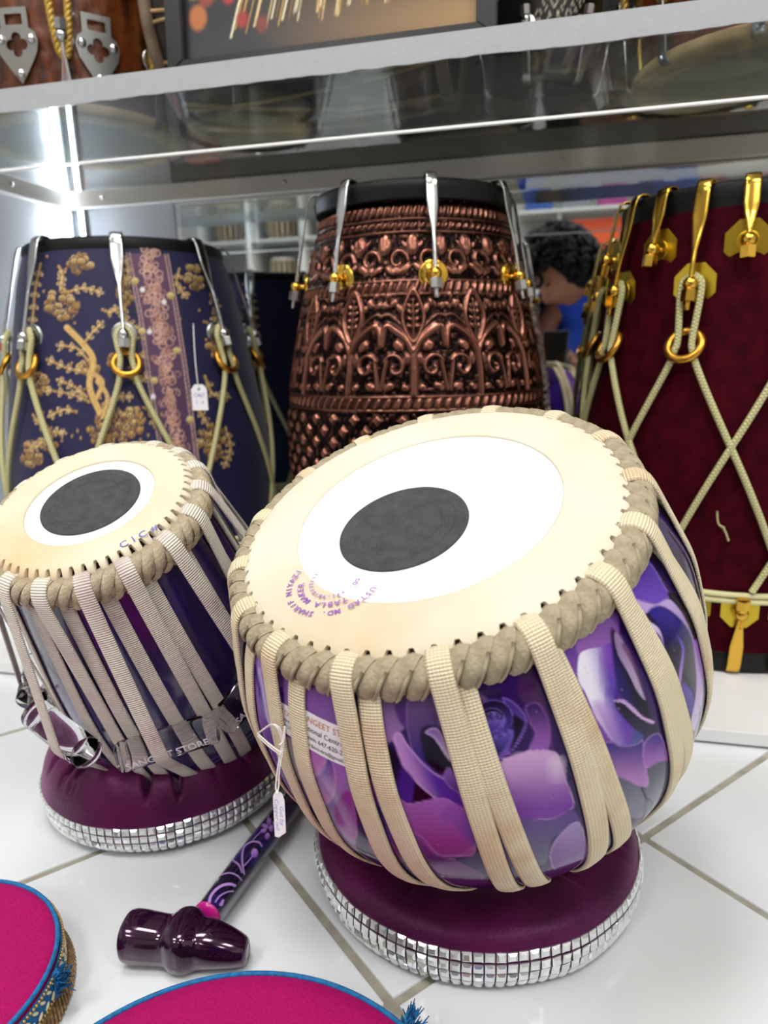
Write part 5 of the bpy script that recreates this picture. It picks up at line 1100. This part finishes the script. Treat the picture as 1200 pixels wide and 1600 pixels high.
carved_drum((wc[0], wc[1], TOPZ), 0.137, 0.34, 'carved brown wooden drum with pierced steel plates and yellow rope, on the shelf at left', [b1, b2, 2 * b1 - b2], 8, hooks_ph, 0.006)
c2 = np.array([0.212, 0.955]); carved_drum((c2[0], c2[1], TOPZ), 0.132, 0.34, 'brown wooden drum with tan hoop and gold rope, right end of the shelf', [], 9, bear(1010, 0.86, c2) , 0.008)

# framed picture standing at the shelf's front
bl_, br_ = ony(262, 118, 0.748), ony(775, 52, 0.748); wF = br_[0] - bl_[0]; hF = 0.36
pic = empty('framed_picture', ((bl_[0] + br_[0]) / 2, 0.748, TOPZ + 0.0002), (math.radians(-3), 0, 0), 'black framed picture with golden strands, standing on the shelf front', 'picture')
fm = mat('black_frame', '#1f2122', 0.35)
def member(name, pts): link(name, xf(prism(pts, 0.018, 0.0012, name, 2), (0, 0.018, 0), Matrix.Rotation(PI / 2, 3, 'X')), fm, pic)
w2 = wF / 2; fw = 0.019
member('frame_rail', [(-w2, 0), (w2, 0), (w2 - fw, fw * 0.75), (-w2 + fw, fw * 0.75)]); member('frame_rail', [(-w2, hF), (-w2 + fw, hF - fw), (w2 - fw, hF - fw), (w2, hF)])
member('frame_stile', [(-w2, 0), (-w2 + fw, fw * 0.75), (-w2 + fw, hF - fw), (-w2, hF)]); member('frame_stile', [(w2, 0), (w2, hF), (w2 - fw, hF - fw), (w2 - fw, fw * 0.75)])
link('back_board', box(wF - 0.01, 0.003, hF - 0.01, 0, c=(0, 0.016, hF / 2)), M['black'], pic)
iw, ih = wF - 2 * fw, hF - 1.75 * fw; nu, nv = 240, 130; xs, zs = np.linspace(-iw / 2 - 0.001, iw / 2 + 0.001, nu), np.linspace(fw * 0.7, hF - fw + 0.001, nv)
V = np.array([(x, 0.010, z) for x in xs for z in zs]); U = np.stack([(V[:, 0] + iw / 2) / iw, (V[:, 2] - fw * 0.7) / ih], 1); pcx = np.zeros((len(V), 3))
t = np.clip(U[:, 0] * 0.9 + U[:, 1] * 0.5 - 0.25, 0, 1)[:, None]; pcx[:] = np.array(lin('#33343a')) * (1 - t) + np.array(lin('#c39a62')) * t
PQ = U * np.array([430.0, 430.0 * ih / iw])
k_ = np.clip(1 - (PQ[:, 1] - 20) / 40, 0, 1)[:, None]; pcx = pcx * (1 - 0.5 * (1 - k_)) 
for i in range(34):
    x = rng.uniform(60, 330); y0 = rng.uniform(25, 48) + 0.05 * abs(x - 90); ln = rng.uniform(60, 150); sl = 0.45 - x * 0.0012
    stroke(PQ, pcx, [(x, y0), (x + sl * ln * 0.5 + rng.uniform(-3, 3), y0 + ln * 0.5), (x + sl * ln * 1.1, y0 + ln)], rng.uniform(1.2, 3.2), ['#d8c08a', '#b8924a', '#efe4c0', '#8a6a34'][i % 4], 1.5)
for x, y, r, c in ((20, 60, 14, '#b06a3a'), (35, 90, 14, '#8a3c28'), (70, 85, 10, '#b02a2c'), (90, 50, 9, '#9a3030'), (120, 40, 9, '#7a3a30'), (15, 100, 12, '#d9a43a')): paint(PQ, pcx, ell(x, y, r, r * 1.2, 9), c, soft=6)
link('print', mesh('print', V, gridf(nu, nv), True, pcx), attr_mat('picture_print', 0.5), pic)

# drum lying behind the picture, and a dark drum beside it
ly = empty('lying_drum', (-0.306, 0.955, TOPZ + 0.125), (0, PI / 2, 0), 'dark drum with tan hoops and cords lying behind the framed picture', 'drum')
taupe = mat('taupe_hoop', '#85725f', 0.6, color2='#6c5a4a', vscale=30)
lp_ = smoothprof([(0.112, -0.17), (0.121, -0.08), (0.1225, 0.0), (0.121, 0.08), (0.112, 0.17)], 40); link('body', lathe(lp_, 80, name='body'), mat('dark_lacquer', '#15100e', 0.3, color2='#2a1a14', vscale=12), ly)
for z in (-0.17, 0.17): link('hoop', xf(torus(0.1135, 0.008, 80, 10, 'hoop'), (0, 0, z)), taupe, ly); link('drum_skin', lathe([(0.112, z), (0.0003, z)] if z > 0 else [(0.0003, z), (0.112, z)], 60, name='drum_skin'), M['black'], ly)
lf = lambda z: float(np.interp(z, lp_[:, 1], lp_[:, 0]))
for k in range(14):
    t = 2 * PI * k / 14; link('cord', cord([(t - 0.05, -0.165, 0.002), (t + 0.02, -0.08, 0.0025), (t + 0.2, 0.08, 0.0025), (t + 0.24, 0.165, 0.002)], lf, 0.0022, 6), tan, ly); link('cord', cord([(t + 0.05, -0.165, 0.002), (t - 0.2, 0.165, 0.002)], lf, 0.0022, 6), tan, ly)
rt = empty('red_box', (-0.53, 1.07, TOPZ), None, 'small red box behind the carved wooden drum on the shelf', 'box'); link('carton', box(0.05, 0.03, 0.07, 0.002, c=(0, 0, 0.035)), mat('red_card', '#b03a2c', 0.6), rt); link('lid', box(0.052, 0.032, 0.015, 0.002, c=(0, 0, 0.0765)), mat('red_card_lid', '#9a3024', 0.6), rt)
dk = np.array([-0.029, 0.955]); dark = empty('black_drum', (dk[0], dk[1], TOPZ), None, 'black drum with silver net pattern and chrome hooks, right of the framed picture', 'drum')
dp = smoothprof([(0.060, 0.003), (0.067, 0.04), (0.070, 0.12), (0.066, 0.22), (0.060, 0.26)], 120); dth = np.linspace(0, 2 * PI, 300, endpoint=False); dz = np.broadcast_to(dp[None, :, 1], (300, len(dp))); da = np.broadcast_to(dth[:, None], dz.shape)
net = (np.minimum(np.abs(np.sin(da * 26 + dz * 260)), np.abs(np.sin(da * 26 - dz * 260))) < 0.16) & (np.sin(da * 4 + 1.2 * np.sin(dz * 40)) > 0.1) & (dz > 0.035)
dv = np.stack([(dp[None, :, 0] + 0.0006 * net) * np.cos(da), (dp[None, :, 0] + 0.0006 * net) * np.sin(da), dz], -1); dcol = np.where(net.reshape(-1, 1), np.array(lin('#b9b5a4')), np.array(lin('#120f0f')))
link('body', mesh('body', dv, gridf(300, len(dp), True), True, dcol), attr_mat('silver_net_lacquer', 0.3), dark)
link('base_hoop', lathe(smoothprof([(0.05, 0.0003), (0.060, 0.0002), (0.0635, 0.004), (0.062, 0.010)], 20), 64, name='base_hoop'), M['black'], dark); link('base_skin', lathe([(0.055, 0.001), (0.0003, 0.001)], 40, name='base_skin'), M['black'], dark)
dr = lambda z: float(np.interp(z, dp[:, 1], dp[:, 0]))
for k in range(7): hook_set(dark, math.atan2(-dk[1], -dk[0]) + math.radians(40 + 360 / 7 * k), 0.064, 0.0052, dr(0.06), 0.06, 0.011, M['steel'], M['steel'], M['steel2'], M['steel2'], 'round', 0.009, 0.0036, 0.009, -1, 0.009, grip=0.006, frac=0.8)

# ------------------------------------------------------------------ the shop behind the camera, seen in the mirror
def board(parent, n, sx, sy, sz, c, m): return link(n, box(sx, sy, sz, 0.003, c=c), m, parent)
rk = empty('display_rack', (-1.75, -2.95, 0), None, 'white open rack with rows of tablas on the far side of the shop', 'rack')
for x in (-0.8, -0.4, 0.0, 0.4, 0.8): board(rk, 'post', 0.03, 0.42, 2.2, (x, 0, 1.1), M['white'])
for z in (0.3, 0.75, 1.13, 1.5, 1.9): board(rk, 'shelf_board', 1.6, 0.42, 0.02, (0, 0, z), M['white'])
board(rk, 'back_panel', 1.6, 0.01, 2.2, (0, -0.21, 1.1), M['wall'])
def small_tabla(name, loc, label, R, H, bodym, grp):
    e = empty(name, loc, None, label, 'drum', grp); p = smoothprof([(R * 0.7, 0.002), (R * 1.1, H * 0.12), (R * 1.2, H * 0.4), (R, H * 0.93)], 16)
    link('body', lathe(p, 24, name='body'), bodym, e); link('skin', lathe([(R * 1.02, H * 0.93), (R * 1.04, H), (R * 0.5, H + 0.002), (0.0003, H + 0.002)], 24, name='skin'), mem, e); link('paste', lathe([(R * 0.45, H + 0.002), (R * 0.44, H + 0.004), (0.0003, H + 0.004)], 20, name='paste'), syahi, e)
    for k in range(16):
        a = 2 * PI * k / 16; P = [((r + 0.004) * math.cos(a), (r + 0.004) * math.sin(a), z) for r, z in p[::3]] + [((R * 1.06) * math.cos(a), R * 1.06 * math.sin(a), H * 0.97)]; Nn = [(math.cos(a), math.sin(a), 0)] * len(P); link('strap', ribbon(P, Nn, 0.013, 0.003, 'strap'), strapB, e)
    return e
brown = mat('rosewood', '#5a3220', 0.4, color2='#3c2014', vscale=20); brassb = mat('brass_shell', '#c2a160', 0.25, 0.9)
t1 = small_tabla('shop_tabla', (-2.35, -2.9, 1.1405), 'brown tabla with cream straps on a board of the far white rack', 0.085, 0.26, brown, 'tablas on the far rack')
t2 = small_tabla('shop_bass_tabla', (-2.12, -2.9, 1.1405), 'brass bass tabla with cream straps on a board of the far white rack', 0.1, 0.24, brassb, 'bass tablas on the far rack')
for z in (0.7605, 1.1405, 1.5105):
    for i, x in enumerate((-2.35, -1.95, -1.55, -1.15)):
        for src, dx in ((t1, 0.0), (t2, 0.21 if i % 2 else -0.0)):
            if (src is t2) == bool((i + int(z * 10)) % 2):
                if src is t1 and i == 0 and abs(z - 1.1405) < 0.01: continue
                if src is t2 and i == 0: continue
                c = copy_tree(src); c.location = (x, -2.9, z); c['label'] = '%s in the far rack, %s board, %s bay' % ('slim brown tabla' if src is t1 else 'round brass bass tabla', {0.7605: 'lower', 1.1405: 'middle', 1.5105: 'upper'}[z], ['first', 'second', 'third', 'fourth'][i])
t2.location = (-2.35, -2.9, 0.3105)
cab = empty('orange_cabinet', (0.45, -2.6, 0), None, 'orange drawer cabinet behind the photographer, seen in the mirror', 'cabinet'); om = mat('orange_lacquer', '#c2481c', 0.4); om2 = mat('orange_front', '#d2552a', 0.4)
board(cab, 'carcass', 0.9, 0.45, 1.08, (0, 0, 0.54), om)
for j in range(4):
    for i in range(2): d = board(cab, 'drawer', 0.42, 0.02, 0.23, (-0.22 + 0.44 * i, 0.235, 0.16 + 0.255 * j), om2); link('knob', xf(sphere(0.014, 12, 8, 'knob'), (-0.22 + 0.44 * i, 0.258, 0.16 + 0.255 * j)), M['black'], d)
blm = [mat('blue_cloth', '#3a62b0', 0.8), mat('grey_cloth', '#8d939c', 0.8), mat('pink_cloth', '#b04a8c', 0.8), mat('navy_cloth', '#2a3560', 0.8)]
ws = empty('wall_shelf', (0.9, -3.6, 1.32), None, 'long white wall shelf with folded cloths on the far wall', 'shelf'); board(ws, 'shelf_board', 2.4, 0.3, 0.025, (0, 0, 0), M['white'])
for i in range(4): board(ws, 'bracket', 0.03, 0.26, 0.12, (-0.9 + 0.6 * i, 0, -0.07), M['steel2'])
for i in range(9):
    c = empty('folded_cloth', (-0.15 + 0.26 * i, -3.6, 1.3335), None, 'folded %s on the long wall shelf, the %s from its left end' % (['blue cloth', 'grey cloth', 'pink cloth', 'navy cloth'][i % 4], ['first', 'second', 'third', 'fourth', 'fifth', 'sixth', 'seventh', 'eighth', 'ninth'][i]), 'cloth', 'folded cloths on the wall shelf')
    for j in range(3): link('fold', xf(box(0.2 - 0.01 * j, 0.24, 0.05, 0.018, 3, 'fold'), (0, 0, 0.026 + 0.049 * j)), blm[i % 4], c)

# ------------------------------------------------------------------ the photographer and the phone
def skin_body(name, joints, edges, m, parent=None, sub=2):
    me = bpy.data.meshes.new(name); me.from_pydata([j[0] for j in joints], edges, []); o = bpy.data.objects.new(name, me); COL.objects.link(o)
    md = o.modifiers.new('s', 'SKIN'); md.use_smooth_shade = True
    for v, j in zip(me.skin_vertices[0].data, joints): v.radius = j[1] if isinstance(j[1], tuple) else (j[1], j[1])
    me.skin_vertices[0].data[0].use_root = True; sb = o.modifiers.new('b', 'SUBSURF'); sb.levels = sub; sb.render_levels = sub
    bpy.context.view_layer.update(); dg = bpy.context.evaluated_depsgraph_get(); m2 = bpy.data.meshes.new_from_object(o.evaluated_get(dg)); bpy.data.objects.remove(o); m2.name = name
    m2.polygons.foreach_set('use_smooth', np.ones(len(m2.polygons), bool)); m2.materials.clear(); return link(name, m2, m, parent)
skinm = mat('skin', '#a06a4e', 0.5, var=0.1, vscale=30); hairm = mat('black_hair', '#060505', 0.6, bump=0.3, bscale=160, spec=0.2); shirtm = mat('blue_shirt', '#1c4fd0', 0.8, var=0.15, vscale=20); jeans = mat('dark_trousers', '#20242c', 0.85, var=0.2, vscale=40); shoem = mat('black_shoes', '#141414', 0.5)
PX, PY = 0.02, -0.27
pelvis = (0.20, -0.62, 0.30); chest = (0.17, -0.36, 0.50); neck = (0.10, -0.28, 0.575)
hd = Vector((0.012, -0.235, 0.605))
J = [(pelvis, 0.12), ((0.20, -0.52, 0.40), 0.115), (chest, 0.125), (neck, 0.05), ((0.06, -0.255, 0.605), 0.048),
     ((0.00, -0.36, 0.505), 0.045), ((-0.13, -0.30, 0.26), 0.040), ((-0.105, -0.15, 0.29), 0.032), ((-0.072, -0.055, 0.345), 0.024),
     ((0.34, -0.38, 0.50), 0.045), ((0.36, -0.28, 0.31), 0.042), ((0.22, -0.13, 0.26), 0.034), ((0.085, -0.055, 0.300), 0.024),
     ((0.08, -0.60, 0.26), 0.085), ((-0.02, -0.24, 0.075), 0.062), ((0.04, -0.55, 0.06), 0.05), ((0.05, -0.68, 0.05), 0.036), ((0.05, -0.72, 0.04), 0.035),
     ((0.32, -0.60, 0.26), 0.085), ((0.42, -0.24, 0.075), 0.062), ((0.36, -0.55, 0.06), 0.05), ((0.35, -0.68, 0.05), 0.036), ((0.35, -0.72, 0.04), 0.035)]
Ed = [(0, 1), (1, 2), (2, 3), (3, 4), (2, 5), (5, 6), (6, 7), (7, 8), (2, 9), (9, 10), (10, 11), (11, 12), (0, 13), (13, 14), (14, 15), (15, 16), (16, 17), (0, 18), (18, 19), (19, 20), (20, 21), (21, 22)]
# hands: palm and five fingers each, rooted at the wrists
def hand(w, tips, rad=0.0085):
    global J, Ed
    for a, b, c in tips:
        i = len(J); J += [(a, rad * 1.15), (b, rad), (c, rad * 0.85)]; Ed += [(w, i), (i, i + 1), (i + 1, i + 2)]
phone_c = Vector((0.004, -0.0085, 0.345))
hand(8, [((-0.058, -0.030, 0.372), (-0.048, -0.004, 0.376), (-0.036, 0.0035, 0.378)), ((-0.060, -0.028, 0.354), (-0.049, -0.001, 0.356), (-0.034, 0.005, 0.357)), ((-0.060, -0.028, 0.336), (-0.049, -0.001, 0.337), (-0.035, 0.005, 0.338)), ((-0.058, -0.030, 0.319), (-0.048, -0.003, 0.319), (-0.037, 0.003, 0.319)), ((-0.058, -0.045, 0.368), (-0.040, -0.040, 0.385), (-0.022, -0.029, 0.392))], 0.0080)
hand(12, [((0.066, -0.030, 0.318), (0.055, -0.004, 0.322), (0.046, 0.0035, 0.324)), ((0.066, -0.028, 0.302), (0.055, -0.001, 0.304), (0.043, 0.005, 0.305)), ((0.064, -0.028, 0.286), (0.053, -0.001, 0.287), (0.042, 0.004, 0.287)), ((0.060, -0.030, 0.271), (0.050, -0.003, 0.271), (0.042, 0.003, 0.272)), ((0.066, -0.048, 0.315), (0.050, -0.043, 0.330), (0.034, -0.032, 0.340))], 0.0080)
pers = skin_body('person', J, Ed, skinm, None, 2); tag(pers, 'kneeling person with dark curly hair and blue shirt photographing with a phone', 'person')
# head: looks down at the phone
fwd = Vector((-0.50, 0.36, -0.80)).normalized(); R_ = look(fwd)          # local: x right, y up, z forward
hm_ = sphere(0.1, 32, 22, 'head'); V = np.zeros(len(hm_.vertices) * 3, np.float32); hm_.vertices.foreach_get('co', V); V = V.reshape(-1, 3) / 0.1
def face(v):
    x, y, z = v[:, 0], v[:, 2], -v[:, 1]
    X = x * 0.076 * (1 - 0.22 * np.clip(-y, 0, 1)); Yy = y * 0.115; Zz = z * 0.094
    g = lambda a, b, s, t: np.exp(-((x - a) / s) ** 2 - ((y - b) / t) ** 2) * (z > 0)
    Zz = Zz + 0.024 * g(0, -0.12, 0.16, 0.2) + 0.010 * g(0, 0.08, 0.12, 0.16) - 0.010 * (g(-0.42, 0.08, 0.2, 0.14) + g(0.42, 0.08, 0.2, 0.14)) + 0.007 * g(0, -0.48, 0.3, 0.1) + 0.012 * g(0, -0.85, 0.35, 0.18) + 0.006 * (g(-0.4, 0.26, 0.3, 0.08) + g(0.4, 0.26, 0.3, 0.08)) - 0.003 * g(0, -0.49, 0.25, 0.02)
    return np.stack([X, Yy, Zz], 1)
hm_.vertices.foreach_set('co', face(V).astype(np.float32).ravel()); hm_.update()
Mh_ = Matrix.Translation(hd) @ R_.to_4x4(); hm_.transform(Mh_); link('head', hm_, skinm, pers)
for s in (-1, 1):
    er = torus(0.017, 0.0055, 20, 8, 'ear'); er.transform(Mh_ @ Matrix.Translation((s * 0.076, -0.005, -0.01)) @ Matrix.Rotation(s * 1.3, 4, 'Y') @ Matrix.Diagonal((0.8, 1.5, 1, 1))); link('ear', er, skinm, pers)
    ey = sphere(0.010, 14, 8, 'eye'); ey.transform(Mh_ @ Matrix.Translation((s * 0.031, 0.006, 0.070))); link('eyelid', ey, skinm, pers)
    eb = sphere(0.018, 10, 6, 'eyebrow', (1, 0.22, 0.3)); eb.transform(Mh_ @ Matrix.Translation((s * 0.031, 0.030, 0.085))); link('eyebrow', eb, hairm, pers)
lips = sphere(0.022, 12, 8, 'lips', (1, 0.28, 0.3)); lips.transform(Mh_ @ Matrix.Translation((0, -0.055, 0.083))); link('lips', lips, mat('lips', '#8a4a40', 0.5), pers)
hs = []
for i in range(420):   # curls
    a, b = rng.uniform(0, 2 * PI), math.acos(rng.uniform(-0.55, 1)); d = Vector((math.sin(b) * math.cos(a), math.cos(b), math.sin(b) * math.sin(a)))
    if d.z > 0.35 and d.y < 0.45: continue
    if d.y < -0.1 and d.z > -0.15: continue
    rad = Vector((d.x * 0.083, d.y * 0.118, d.z * 0.100)); r0 = rng.uniform(0.010, 0.019); c = rad * rng.uniform(1.0, 1.16); t1_ = d.orthogonal().normalized(); t2_ = d.cross(t1_)
    P = [c + r0 * (math.cos(q) * t1_ + math.sin(q) * t2_) + d * 0.004 * q / 2 for q in np.linspace(0, 5.6, 9)]; hs.append(tube(P, [0.0075] * 8 + [0.004], 5))
for i in range(36):
    a = rng.uniform(0.2, 1.0); st_ = Vector((0.07 * a + 0.01, -0.02 - 0.05 * rng.random(), -0.05 - 0.04 * rng.random())); P = [st_ + Vector((0.008 * math.sin(q * 2.4 + i), -0.020 * q, 0.010 * math.cos(q * 2.4 + i) - 0.004 * q)) for q in np.linspace(0, 3.2, 10)]; hs.append(tube(P, [0.0085] * 8 + [0.006, 0.003], 5))
cap_ = sphere(0.1, 24, 16, 'cap'); cap_.transform(Matrix.Translation((0, 0.012, -0.020)) @ Matrix.Diagonal((0.84, 1.1, 0.86, 1)))
hj = join('hair', cap_, *hs); hj.transform(Mh_ @ Matrix.Diagonal((1.1, 1.08, 1.1, 1))); hj.polygons.foreach_set('use_smooth', np.ones(len(hj.polygons), bool)); link('hair', hj, hairm, pers)
sj = [((0.20, -0.63, 0.31), 0.135), ((0.20, -0.52, 0.40), 0.132), ((0.17, -0.36, 0.495), 0.142), ((0.115, -0.295, 0.558), 0.066), ((0.00, -0.36, 0.505), 0.092), ((-0.115, -0.305, 0.29), 0.066), ((0.34, -0.38, 0.50), 0.090), ((0.356, -0.30, 0.35), 0.066)]
skin_body('shirt', sj, [(0, 1), (1, 2), (2, 3), (2, 4), (4, 5), (2, 6), (6, 7)], shirtm, pers)
tj = [((0.20, -0.63, 0.29), 0.132), ((0.08, -0.60, 0.26), 0.096), ((-0.02, -0.24, 0.085), 0.074), ((0.04, -0.55, 0.07), 0.062), ((0.05, -0.65, 0.062), 0.05), ((0.32, -0.60, 0.26), 0.096), ((0.42, -0.24, 0.085), 0.074), ((0.36, -0.55, 0.07), 0.062), ((0.35, -0.65, 0.062), 0.05)]
skin_body('trousers', tj, [(0, 1), (1, 2), (2, 3), (3, 4), (0, 5), (5, 6), (6, 7), (7, 8)], jeans, pers)
for x in (0.05, 0.35): s_ = loft([(-0.13, 0.020, 0.02, 0.03, 2.5), (-0.11, 0.038, 0.032, 0.036, 2.5), (-0.02, 0.042, 0.036, 0.04, 2.5), (0.06, 0.036, 0.04, 0.044, 2.3), (0.11, 0.03, 0.034, 0.04, 2.2), (0.125, 0.012, 0.012, 0.04, 2)], 20, 'shoe'); s_.transform(Matrix.Translation((x, -0.76, 0.004)) @ Matrix.Rotation(PI / 2, 4, 'Z')); link('shoe', s_, shoem, pers)
# phone, its back to the scene, the lens where the picture was taken from
zc_ = Vector(RW[:, 2]); xc_ = Vector(RW[:, 0]); yc_ = Vector(RW[:, 1])
ph = empty('phone', tuple(Vector(CAM) - zc_ * 0.0065), basis(xc_, yc_, zc_), 'dark grey phone held upright by the kneeling person', 'phone')
bm = box(0.077, 0.16, 0.0075, 0.0032, 3, 'phone_case'); bm.transform(Matrix.Translation((-0.006 + 0.003, -0.047, 0))); link('case', bm, mat('phone_case', '#2c2e32', 0.4), ph)
scr = box(0.071, 0.153, 0.0006, 0.0002, 1, 'screen'); scr.transform(Matrix.Translation((-0.003, -0.047, -0.0039))); link('screen', scr, mat('phone_screen', '#0c0d10', 0.1), ph)
lens_me = lathe([(0.0048, 0.0), (0.0048, 0.0012), (0.0042, 0.0014), (0.0034, 0.0008), (0.0003, 0.0008)], 20, name='lens')
for x, y in ((0.0, -0.0), (0.0, -0.0165), (0.0, -0.033), (-0.012, -0.008)): lo_ = link('lens', lens_me, mat('lens_glass', '#101114', 0.1, 0.3), ph, (x + (0.021 if False else 0.018), y - 0.006, 0.0036))
